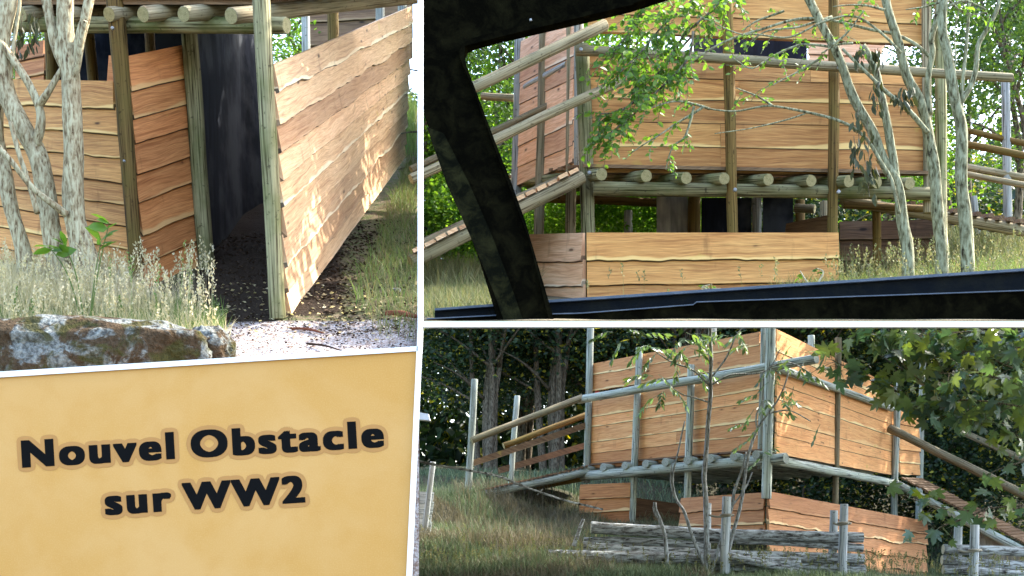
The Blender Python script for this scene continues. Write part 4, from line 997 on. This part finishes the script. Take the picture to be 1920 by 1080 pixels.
# trees behind the tower
trb = [
 (1265, 17.6, 4.2, 1.5, 'bright leafy tree behind the left part of the platform', 'leaf_far', 9),
 (880, 17.4, 3.9, 1.25, 'dense green tree left of tower behind the ramp', 'leaf_mid', 11),
 (955, 18.2, 4.6, 1.4, 'tall bright tree behind the far left tower posts', 'leaf_far', 11),
 (800, 16.6, 2.6, .95, 'low bright bush at the left end of the ramp', 'leaf_far', 8),
 (1130, 18.3, 4.6, 1.5, 'tall pale green tree behind the corner post of tower', 'leaf_far', 9),
 (1900, 16.8, 4.2, 1.3, 'tree with dark airy crown right of tower', 'leaf_mid', 9),
 (1820, 18.0, 4.5, 1.3, 'thin crowned tree behind the end of the top rail', 'leaf_mid', 8),
 (1990, 15.5, 4.0, 1.3, 'leafy tree at the far right edge behind the ramp', 'leaf_mid', 9),
 (1650, 18.4, 1.9, 1.2, 'low green bush under the platform right of centre', 'leaf_far', 7),
]
for k, (px, d, h, sp, lab, lm, ln) in enumerate(trb):
    x = (px - 960) / F * d; z = zTR_(x, d)
    make_tree('tree' if h > 3 else 'bush', lab, 'trees behind the tower', (x, d, z), h, sp, ln, 13000 if px < 1200 else (9000 if px > 1700 else 5000), .07, lm, 'bark_dark', .06, .08 if px < 1300 else .35, 60 + k, keep=inTR, clump=.18, stems=2)
# lower scrub row that closes the view under the deck
for k, (px, lab) in enumerate([(860, 'green shrub under the left ramp nearest the vehicle pillar'), (1060, 'green shrub seen between the left posts under the deck'), (1160, 'green shrub beside the pale panel under the deck'), (1240, 'green shrub just behind the pale panel under the deck')]):
    d = 16.2; x = (px - 960) / F * d; make_tree('bush', lab, 'shrubs under the deck', (x, d, zTR_(x, d)), 1.2, .75, 7, 11000, .05, 'leaf_far', 'bark_dark', .02, .05, 90 + k, keep=inTR, clump=.13)
# grass on the terrace
a = sample(4200, (1450, 1990), (10.2, 13.2)); blades('grass_tall', a, zTRn, .26, .0035, 'grass_dry', lean=.8)
a = sample(2600, (1500, 1990), (10.2, 12.6)); blades('grass_green', a, zTRn, .26, .0045, 'grass', lean=.8)
a = sample(210, (1560, 1990), (10.2, 12.4)); blades('grass_stalks', a, zTRn, .42, .002, 'grass_dry', lean=.2, seeds=True, headmat='grass_dry')
a = sample(16, (1100, 1600), (10.4, 11.8)); blades('grass_stalks', a, zTRn, .36, .002, 'grass_dry', lean=.2, seeds=True)
a = sample(5000, (795, 1000), (11.5, 16)); blades('grass_bank', a, zTRn, .34, .005, 'grass_dry', lean=.8)
a = sample(3500, (795, 960), (9.4, 11.6)); blades('grass_bank', a, zTRn, .22, .005, 'grass_dry', lean=.8)
a = sample(9000, (1560, 1990), (13.2, 18)); blades('grass_bank', a, zTRn, .42, .006, 'grass_dry', lean=.8)
leafy('sapling', 'tiny green leafed sapling poking above the steel sill', [[(1535, 545, 11.3), (1512, 525, 11.3), (1500, 505, 11.3)], [(1528, 540, 11.3), (1545, 510, 11.3), (1530, 500, 11.3)], [(1410, 545, 11.3), (1320, 540, 11.3), (1335, 532, 11.3)]], 'bark_pale', 'alt', 9, .1, 5, .045, 'ovate', 'leaf_bright', TRK, seed=21, cat='sapling')

# ================================================================== BAY 3 (lower right): the whole platform from the meadow
tf = thing('log_platform', 'large plank walled platform on grey posts with ramps at both ends', 'platform', P(1435, 1000, 22))
def q3(px0, py0, px1, py1, d, r, mat='log_slate', d1=None, seg=12, name='post'):
    return log(name, tf, P(px0, py0, d), P(px1, py1, d1 or d), m(r, d), None, mat, seg=seg)
q3(1108, 598, 1100, 905, 25.3, 6.5); q3(1199, 652, 1184, 1000, 24.3, 6.5); q3(1296, 684, 1289, 935, 23.3, 7); q3(1339, 600, 1338, 660, 25.5, 5)
q3(1432, 598, 1425, 880, 22.3, 5.5); q3(1445, 598, 1437, 935, 21.85, 9.5)
q3(1572, 633, 1566, 965, 24.2, 6.2, 'log_tan'); q3(1683, 716, 1676, 985, 26.6, 6.5); q3(1731, 655, 1722, 985, 27.9, 6); q3(1521, 629, 1521, 660, 26.5, 6.5)
log('post', tf, P(890, 711, 24.5), P(876, 950, 24.5), m(6.5, 24.5), None, 'log_slate'); log('post', tf, P(970, 742, 26.3), P(955, 930, 26.3), m(5.5, 26), None, 'log_slate')
W3 = 'cedar_rose'
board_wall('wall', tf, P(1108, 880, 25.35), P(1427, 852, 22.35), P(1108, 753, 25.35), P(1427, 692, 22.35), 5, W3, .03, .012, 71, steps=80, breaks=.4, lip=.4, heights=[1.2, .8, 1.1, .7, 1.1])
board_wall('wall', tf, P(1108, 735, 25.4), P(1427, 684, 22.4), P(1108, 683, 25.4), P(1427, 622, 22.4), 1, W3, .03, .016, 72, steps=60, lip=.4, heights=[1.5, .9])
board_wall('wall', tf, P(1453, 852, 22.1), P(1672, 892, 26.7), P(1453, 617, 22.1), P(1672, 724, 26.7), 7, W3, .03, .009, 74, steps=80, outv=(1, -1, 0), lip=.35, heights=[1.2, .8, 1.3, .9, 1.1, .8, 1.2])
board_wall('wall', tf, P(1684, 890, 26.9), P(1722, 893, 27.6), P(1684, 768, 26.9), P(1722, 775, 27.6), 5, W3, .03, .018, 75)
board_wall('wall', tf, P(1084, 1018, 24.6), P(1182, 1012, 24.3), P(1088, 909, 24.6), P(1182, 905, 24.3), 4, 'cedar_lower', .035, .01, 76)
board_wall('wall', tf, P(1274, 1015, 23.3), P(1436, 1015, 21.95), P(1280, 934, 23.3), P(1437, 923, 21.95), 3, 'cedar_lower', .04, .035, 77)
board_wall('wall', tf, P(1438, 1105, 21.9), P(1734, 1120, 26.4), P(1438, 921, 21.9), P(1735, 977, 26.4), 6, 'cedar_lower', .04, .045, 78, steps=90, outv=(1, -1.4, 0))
board_wall('wall', tf, P(1184, 1012, 26.0), P(1282, 1015, 26.2), P(1184, 932, 26.0), P(1282, 946, 26.2), 2, 'cedar_brown', .03, .01, 79)
log('beam', tf, P(1092, 893, 25.1), P(1474, 859, 21.65), m(9, 25), m(10, 21.7), 'log_slate')
log('beam', tf, P(1450, 862, 21.9), P(1682, 907, 26.6), m(9, 22), m(7, 26.6), 'log_slate')
log('top_rail', tf, P(1084, 750, 25.1), P(1531, 673, 21.2), m(7.5, 25), m(9, 21.3), 'log_slate')
log('top_rail', tf, P(1452, 688, 21.9), P(1672, 766, 26.4), m(8, 22), m(6, 26.5), 'log_slate')
fa = P(1100, 880, 25.2); fb = P(1440, 852, 21.95); JR = (P(1682, 888, 26.7) - P(1455, 855, 22)).normalized()
for k, t in enumerate((.02, .14, .27, .39, .50, .62, .74, .86, .97)):
    p = fa.lerp(fb, t) - JR * .22 + Vector((0, 0, -.01)); log('joist', tf, p, p + JR * 5.2, m(8, 23), None, 'log_slate')
slats('deck', tf, fa + Vector((0, 0, .075)) + JR * .05, fa + Vector((0, 0, .075)) + JR * 5.3, fb - fa, 34, .03, .03, 'cedar_brown')
# ramps
rl = sub('ramp', tf, 'plank ramp with two rails on the left')
log('stringer', rl, P(880, 934, 24.2), P(1102, 884, 25.0), m(7.5, 24.5), None, 'log_slate')
log('stringer', rl, P(940, 925, 25.9), P(1102, 893, 26.4), m(7, 26), None, 'log_brown')
slats('tread', rl, P(884, 925, 24.1), P(1104, 875, 24.95), Vector((.25, 1.6, .02)), 26, .03, .03, 'cedar_brown')
log('handrail', rl, P(884, 826, 24.4), P(1092, 745, 25.0), m(6.5, 24.5), None, 'log_tan'); log('handrail', rl, P(944, 836, 26.1), P(1105, 776, 26.6), m(6, 26), None, 'log_brown')
for (x0, y0, x1, y1, d) in ((888, 868, 1100, 797, 24.6), (934, 883, 1102, 834, 26.2)):
    b = MB(); p, q = P(x0, y0, d), P(x1, y1, d + .7); b.box((p + q) / 2, (q - p) / 2, Vector((0, .02, 0)), Vector((0, 0, m(6, d)))); b.build('side_board', M['cedar_brown'], rl)
rr = sub('ramp', tf, 'plank ramp running down at the right')
log('stringer', rr, P(1683, 908, 26.4), P(1990, 1072, 24.4), m(7.5, 26), m(9, 25), 'log_slate')
slats('tread', rr, P(1688, 897, 26.4), P(1985, 1056, 24.4), Vector((.7, 1.0, .02)), 30, .03, .035, 'cedar_brown')
log('handrail', rr, P(1667, 803, 26.2), P(1990, 962, 24.0), m(8, 26), m(8.5, 24), 'log_tan'); log('handrail', rr, P(1800, 808, 28.5), P(1990, 894, 27), m(6.5, 27), None, 'log_tan')
q3(1727, 850, 1722, 985, 28.2, 5.5)
gp = panel('ramp_panel', rr, P(1825, 1085, 25.6), P(1990, 1085, 24.4), P(1825, 985, 25.6), P(1990, 1075, 24.6), .03, 'pale_panel')

# stacked log fence
def log_fence(label, logs, posts, ropes, d):
    rt = thing('log_fence', label, 'log fence', P(posts[0][0], posts[0][2], d))
    for (x0, y0, x1, y1, r, dd) in logs: log('rail_log', rt, P(x0, y0, dd), P(x1, y1, dd), m(r, dd), m(r * .9, dd), 'bark_log', 'pale_end', bend=.03)
    for (x, y0, y1, r, dd) in posts: log('post', rt, P(x, y0, dd), P(x - 4, y1, dd), m(r * .9, dd), m(r * 1.05, dd), 'old_white', 'pale_end')
    for (x, y, x1, d0) in ropes:
        b = MB(); q = [P(x + 12 * math.cos(t), y + 1.5 * math.sin(t), d0 + .09 * math.sin(t) - .0) for t in np.linspace(0, 6.283, 13)]; b.tube(q, [m(2.0, d0)] * 13, 6, False, .3, 2)
        q = smooth_path([P(x + 8, y, d0 - .1), P((x + x1) / 2, y + 3, d0 - .03), P(x1, y - 1, d0)], 4); b.tube(q, [m(2.2, d0)] * len(q), 6, True, .3, 3); b.build('rope_tie', [M['rope'], M['rope']], rt)
    return rt
log_fence('long stack of grey logs held between tied white posts before the platform',
   [(1108, 989, 1618, 1008, 11.5, 19.1), (1300, 1009, 1618, 1028, 9, 19.2), (1094, 1016, 1330, 1024, 8.5, 19.1), (1092, 1026, 1620, 1048, 11, 19.0), (1028, 1042, 1500, 1056, 12, 18.9), (1240, 1062, 1622, 1068, 11, 19.05), (1370, 1044, 1560, 1090, 8, 18.72)],
   [(1327, 943, 1085, 7.5, 19.35), (1363, 931, 1085, 9.5, 18.75), (1564, 957, 1085, 8, 19.35), (1583, 945, 1078, 8.5, 18.75)], [(1363, 966, 1328, 18.75), (1583, 981, 1562, 18.75)], 19)
log_fence('short log stack between white posts under the right ramp',
   [(1768, 1030, 1990, 1042, 10, 19.1), (1766, 1050, 1990, 1062, 10, 19.1), (1768, 1068, 1990, 1082, 9, 19.0), (1770, 1088, 1990, 1100, 9, 19.0)],
   [(1797, 986, 1090, 8.5, 19.35), (1828, 984, 1100, 9, 18.75)], [(1828, 1032, 1796, 18.75)], 19)
log('broken_branch', None, P(1076, 1024, 19.0), P(1094, 973, 19.0), m(4.5, 19), m(3, 19), 'bark_log', 'pale_end'); bpy.context.scene.objects['broken_branch']
o = bpy.data.objects['broken_branch']; tag(o, 'short stub of grey branch standing up at left end of log stack', 'branch')
# whitewashed boards at the left edge
wf = thing('board_fence', 'whitewashed plank fence end with leaning post at the left of meadow', 'fence', P(797, 1000, 21))
board_wall('boards', wf, P(770, 1002, 21.2), P(806, 998, 21.2), P(770, 921, 21.2), P(817, 923, 21.2), 4, 'old_white', .03, .006, 81, rag=.05)
log('post', wf, P(812, 866, 21.0), P(795, 1004, 21.0), m(5.5, 21), None, 'old_white')
# cable sagging across
b = MB(); q = smooth_path([P(760, 855, 14), P(800, 868, 14), P(880, 882, 14), P(935, 893, 14.2), P(990, 915, 14.4), P(1060, 938, 14.6), P(1130, 955, 14.8)], 6); b.tube(q, [m(2.4, 14)] * len(q), 6, True, .3, 4)
for k in (6, 16, 26):
    p = q[k]; b.tube([p + Vector((-.03, 0, -.03)), p, p + Vector((.03, 0, .04))], [.008] * 3, 5)
o = b.build('fence_wire', [M['bark_log'], M['bark_log']]); tag(o, 'sagging grey fence wire crossing the left of the meadow', 'wire')
o = slab('roof_sheet', None, [(780, 772), (803, 776), (806, 788), (780, 786)], 27, 27.3, 'far_white'); tag(o, 'small white sheet among the trees at the left edge', 'sheet')
o = slab('marker_tag', None, [(1116, 734), (1124, 734), (1123, 740), (1117, 741)], 25.05, 25.08, 'orange'); o.parent = None; tag(o, 'tiny red tag under the left end of the top rail', 'tag')

# saplings in front
D1 = 18.75
s1 = thing('sapling', 'slender grey sapling rising before the platform from log stack to top', 'tree', P(1325, 1080, D1))
_, ps = branch_obj('trunk', s1, [([(1322, 1100, D1), (1326, 1040, D1), (1324, 960, D1), (1322, 880, D1), (1328, 780, D1), (1334, 700, D1), (1331, 612, D1), (1330, 608, D1)], m(5.85, D1), m(2.81, D1)),
  ([(1322, 1062, D1), (1300, 1010, D1), (1283, 960, D1), (1268, 935, D1), (1262, 900, D1), (1268, 860, D1), (1285, 790, D1)], m(3.51, D1), m(1.25, D1)),
  ([(1330, 1085, D1), (1352, 1015, D1), (1372, 950, D1), (1377, 920, D1), (1392, 880, D1), (1400, 848, D1)], m(3.51, D1), m(1.79, D1)),
  ([(1375, 945, D1), (1398, 915, D1), (1411, 885, D1)], m(1.95, D1), m(1.09, D1)), ([(1265, 935, D1), (1258, 905, D1), (1260, 870, D1)], m(1.95, D1), m(0.94, D1)),
  ([(1333, 725, D1), (1300, 695, D1), (1262, 680, D1), (1230, 660, D1)], m(1.95, D1), m(1.09, D1)), ([(1336, 720, D1), (1370, 703, D1), (1420, 700, D1), (1445, 688, D1), (1462, 655, D1)], m(1.95, D1), m(0.94, D1)),
  ([(1336, 705, D1), (1362, 670, D1), (1380, 630, D1), (1395, 612, D1)], m(1.95, D1), m(1.09, D1)), ([(1330, 755, D1), (1300, 745, D1), (1280, 740, D1), (1262, 728, D1)], m(1.79, D1), m(0.94, D1))], 'bark_grey', 9)
b = MB(); C = []; D = []; S = []; rs = random.Random(8)
def pin(px, py, d, aim, L=.33, nl=4, ls=.135):
    a = P(px, py, d); dr = Vector(aim).normalized(); q = a; pp = [a]; sd = dr.cross(Vector((0, .3, 1))).normalized()
    for z in range(nl):
        dr = (dr + Vector((0, 0, -.2))).normalized(); q = q + dr * L / nl; pp.append(q)
        for sg in (-1, 1): C.append(q); D.append(dr * .7 + sd * sg * .6 + Vector((0, 0, -.5 + rs.uniform(-.2, .2)))); S.append(ls * rs.uniform(.8, 1.15))
    C.append(q); D.append(dr); S.append(ls); b.tube(pp, [.003] * len(pp), 4, False)
for (px, py) in [(1150, 625), (1165, 640), (1205, 630), (1180, 622), (1222, 650), (1240, 662), (1212, 655), (1278, 635), (1290, 650), (1300, 630), (1265, 650), (1285, 625), (1350, 620), (1365, 630), (1395, 625), (1405, 645), (1380, 618),
                 (1225, 700), (1232, 705), (1252, 712), (1262, 728), (1240, 738), (1270, 670), (1225, 660), (1300, 690)]:
    for _ in range(rs.choice((1, 1, 2))): pin(px + rs.uniform(-6, 6), py + rs.uniform(-6, 4), D1 + rs.uniform(-.2, .2), (rs.uniform(-1, 1), rs.uniform(-.7, .3), rs.uniform(-.5, .3)))
b.build('leaf_stalk', [M['leaf_ash'], M['leaf_ash']], s1); flush_leaves(s1, C, D, S, 'lance', 'leaf_ash', keep=inBR)
D2 = 18.72
s2 = thing('sapling', 'blue green leafed young ash before the corner post of platform', 'tree', P(1400, 1080, D2))
branch_obj('trunk', s2, [([(1399, 880, D2), (1408, 840, D2), (1420, 805, D2), (1440, 775, D2), (1462, 745, D2), (1478, 700, D2)], m(3, D2), m(1.3, D2)), ([(1420, 805, D2), (1418, 780, D2), (1430, 750, D2)], m(2, D2), m(1, D2)),
   ([(1399, 880, D2), (1392, 930, D2), (1372, 1010, D2), (1350, 1100, D2)], m(3, D2), m(4, D2)), ([(1440, 775, D2), (1480, 770, D2), (1520, 790, D2)], m(1.6, D2), m(1, D2)), ([(1440, 690, D2), (1480, 680, D2), (1520, 700, D2)], m(1.6, D2), m(1, D2))], 'bark_grey', 8)
b = MB(); C = []; D = []; S = []
for (px, py) in [(1400, 790), (1412, 775), (1425, 765), (1440, 750), (1425, 800), (1445, 780), (1420, 745), (1460, 760), (1470, 745), (1480, 730), (1495, 725), (1500, 700), (1490, 675), (1470, 690), (1455, 700), (1445, 715), (1510, 755), (1520, 700), (1505, 660), (1480, 650), (1500, 680), (1430, 850), (1420, 860), (1535, 790), (1440, 690), (1456, 680), (1410, 820)]:
    for _ in range(1): pin(px + rs.uniform(-8, 8), py + rs.uniform(-8, 6), D2 + rs.uniform(-.3, .3), (rs.uniform(-1, 1), rs.uniform(-.7, .3), rs.uniform(-.6, .3)), .25, 3, .11)
b.build('leaf_stalk', [M['leaf_ash'], M['leaf_ash']], s2); flush_leaves(s2, C, D, S, 'lance', 'leaf_ash', keep=inBR)
s3 = thing('sapling', 'bare crooked grey stem with a broken top before the log stack', 'tree', P(1255, 1080, D1))
branch_obj('trunk', s3, [([(1256, 1100, D1), (1250, 1040, D1), (1245, 1000, D1), (1237, 975, D1), (1228, 955, D1), (1227, 942, D1)], m(4.5, D1), m(3, D1)), ([(1236, 972, D1), (1229, 965, D1), (1226, 950, D1)], m(3, D1), m(3.5, D1))], 'bark_grey', 9)

# maple boughs from the right
def bough(label, mains, seeds_, n, lsz, keep, sd, ymin=0):
    rs = random.Random(sd); rt = thing('maple_branch', label, 'branch', P(*mains[0][0])); b = MB(); C = []; D = []; S = []
    for pts in mains:
        q = smooth_path([P(*p) for p in pts], 5); k = len(q); b.tube(q, [.016 - .011 * i / (k - 1) for i in range(k)], 7, True, .2, 1)
        L = sum((q[i + 1] - q[i]).length for i in range(k - 1))
        for _ in range(int(n * L)):
            i = rs.randint(1, k - 1); a = q[i]; st = Vector((rs.uniform(-1, 1), rs.uniform(-.9, .9), rs.uniform(-.5, .6))).normalized() * rs.uniform(.1, .42)
            e = a + st; b.tube([a, a + st * .5 + Vector((0, 0, .01)), e], [.0035, .003, .0022], 4, False)
            C.append(e); D.append(Vector((rs.uniform(-1, 1), rs.uniform(-.5, .5), rs.uniform(-.9, .05)))); S.append(lsz * rs.uniform(.6, 1.1))
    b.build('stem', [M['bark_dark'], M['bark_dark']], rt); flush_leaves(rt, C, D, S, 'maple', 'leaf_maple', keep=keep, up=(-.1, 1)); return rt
MD = 19.6
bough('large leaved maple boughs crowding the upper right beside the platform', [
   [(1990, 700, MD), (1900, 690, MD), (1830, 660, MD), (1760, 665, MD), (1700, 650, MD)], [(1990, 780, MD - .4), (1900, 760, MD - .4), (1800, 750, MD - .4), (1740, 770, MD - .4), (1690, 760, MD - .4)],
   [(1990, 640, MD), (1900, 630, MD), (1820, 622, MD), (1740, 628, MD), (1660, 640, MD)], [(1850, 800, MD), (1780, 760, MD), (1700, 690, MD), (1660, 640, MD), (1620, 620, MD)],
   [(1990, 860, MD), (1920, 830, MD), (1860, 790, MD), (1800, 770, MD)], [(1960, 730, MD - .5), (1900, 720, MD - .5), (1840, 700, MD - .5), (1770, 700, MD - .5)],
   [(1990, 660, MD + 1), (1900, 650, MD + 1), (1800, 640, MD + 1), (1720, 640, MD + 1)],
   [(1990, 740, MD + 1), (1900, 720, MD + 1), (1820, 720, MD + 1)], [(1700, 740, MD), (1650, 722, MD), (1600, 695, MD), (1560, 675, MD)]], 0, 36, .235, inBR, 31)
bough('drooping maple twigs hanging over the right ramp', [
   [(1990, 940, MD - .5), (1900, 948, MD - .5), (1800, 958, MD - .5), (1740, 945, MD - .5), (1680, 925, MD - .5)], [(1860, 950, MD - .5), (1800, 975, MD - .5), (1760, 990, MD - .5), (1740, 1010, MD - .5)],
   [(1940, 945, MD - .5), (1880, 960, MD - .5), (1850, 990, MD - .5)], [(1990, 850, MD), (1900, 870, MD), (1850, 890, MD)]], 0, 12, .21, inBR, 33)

# forest behind
fz = lambda x, d: float(zBRn(np.array([x]), np.array([d]))[0])
protos = []
for k in range(3):
    x, d = (1.0 + 3.2 * k, 33.0); z = fz(x, d)
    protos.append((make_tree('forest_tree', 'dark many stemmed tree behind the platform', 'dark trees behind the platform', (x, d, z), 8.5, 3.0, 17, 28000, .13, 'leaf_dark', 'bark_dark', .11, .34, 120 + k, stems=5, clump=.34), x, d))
lab_ = ['{} tree of the dark wood behind the platform, counted from the left'.format(w_) for w_ in ('first', 'second', 'third', 'fourth', 'fifth', 'sixth', 'seventh', 'eighth', 'ninth', 'tenth', 'eleventh', 'twelfth', 'thirteenth', 'fourteenth', 'fifteenth', 'sixteenth')]
spots = [(-.6, 32.5, .9), (2.2, 35, 1.0), (5.6, 35.5, .95), (10.6, 31.5, .95), (13.6, 33, 1), (12.0, 37, 1.1), (8.8, 38, 1.1), (4.0, 39, 1.1), (.2, 38.5, 1.1), (16.5, 30, 1.1), (-3.5, 36, 1.1), (17.5, 36, 1.2)]
allt = [(p[1], p[0]) for p in protos]
for k, (x, d, s_) in enumerate(spots):
    o = copy_tree(protos[k % 3][0], (x, d, fz(x, d)), 1.3 * k, s_, 'x'); allt.append((x / d, o))
allt = [(o.location.x / o.location.y, o) for _, o in allt]
for k, (_, o) in enumerate(sorted(allt, key=lambda q: q[0])): o['label'] = lab_[k]

for k, (px, d, h, lb) in enumerate([(1500, 31, 2.6, 'under the middle of the deck'), (1620, 30.5, 2.8, 'right of the corner post under the deck'), (1780, 30, 3.2, 'behind the right ramp'), (1900, 29, 3.2, 'at the right edge behind the right ramp'), (1380, 32, 2.4, 'left of the corner post under the deck')]):
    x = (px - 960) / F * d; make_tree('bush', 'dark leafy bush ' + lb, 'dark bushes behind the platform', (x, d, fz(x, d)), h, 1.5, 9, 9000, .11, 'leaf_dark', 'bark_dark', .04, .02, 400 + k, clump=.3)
# meadow grass
def sampleBR(n, pxr, dr, p=.7):
    px = rng.uniform(*pxr, n); d = dr[0] + (dr[1] - dr[0]) * rng.uniform(0, 1, n) ** p; return np.stack([(px - 960) / F * d, d], 1)
a = sampleBR(34000, (740, 1330), (15.2, 25)); k = mnoise_arr(a); blades('meadow_grass', a[k > .0], zBRn, .24, .007, 'grass_shade', lean=.9); blades('meadow_grass_brown', a[k <= .0], zBRn, .22, .007, 'grass_brown', lean=.9)
a = sampleBR(9000, (740, 1960), (15, 18.4)); blades('meadow_grass_green', a, zBRn, .13, .006, 'grass_shade', lean=.9)
a = sampleBR(9000, (1330, 1960), (18.5, 27)); blades('meadow_grass', a, zBRn, .16, .0045, 'grass_shade', lean=.9)
a = sampleBR(3000, (850, 1120), (19.5, 26)); blades('meadow_grass_brown', a, zBRn, .36, .007, 'grass_brown', lean=.5)
a = sampleBR(700, (760, 1960), (17.2, 20.5)); blades('meadow_stalks', a, zBRn, .36, .0025, 'grass_shade', lean=.3, seeds=True, headmat='grass_dry')
a = sampleBR(16000, (740, 1960), (25, 34)); blades('woodland_grass', a, zBRn, .3, .010, 'grass_shade', lean=.9)
# the wood goes on behind the single trees
n = 60000; xx = rng.uniform(-8, 24, n); yy = rng.uniform(43, 50, n); zz = rng.uniform(.5, 8.6, n) ** 1.0 + .6 * np.sin(xx * 1.1)
leaves('far_wood', np.stack([xx, yy, zz], 1), rdir(n), rdir(n), rng.uniform(.25, .5, n), 'rhomb', 'leaf_dark')['kind'] = 'stuff'
for k, (x, y, sc, lb) in enumerate([(12.6, 24.0, 1.0, 'nearer'), (15.5, 28.5, 1.1, 'farther')]):  # out of view, added to keep sun off the platform wall and meadow
    make_tree('shade_oak', lb + ' broad oak added out of view right of the meadow to block sun', 'unseen oaks added to block sun', (x, y, fz(x, y)), 12 * sc, 3.4, 14, 5000, .34, 'leaf_dark', 'bark_dark', .25, .35, 300 + k, clump=.6)
shade_canopy('sun_block_branch', 'unseen thin leafy bough added above the log platform to block sun', [(2.2, 20.6, 5.35, 2.0, 1.2, .2), (5.6, 20.8, 5.4, 2.0, 1.2, .2), (8.8, 21.0, 5.45, 1.8, 1.2, .2), (8.6, 25.6, 6.1, 2.2, 1.6, .22), (6.6, 24.0, 5.85, 1.6, 1.0, .18)], 5000, .16, 'leaf_dark')  # hidden leaf layer added to keep direct sun off the meadow
shade_canopy('sun_block_branch', 'unseen leafy bough added above the plank hut to shade its pale wall', [(.65, 12.2, 7.5, .6, .5, .3), (1.3, 14.6, 8.9, 1.0, 1.2, .45), (1.6, 17.3, 10.4, 1.1, 1.3, .5), (.2, 15.9, 9.3, .7, .8, .4)], 27000, .13, 'leaf_mid')  # out of view, added to break up the sun on the hut wall
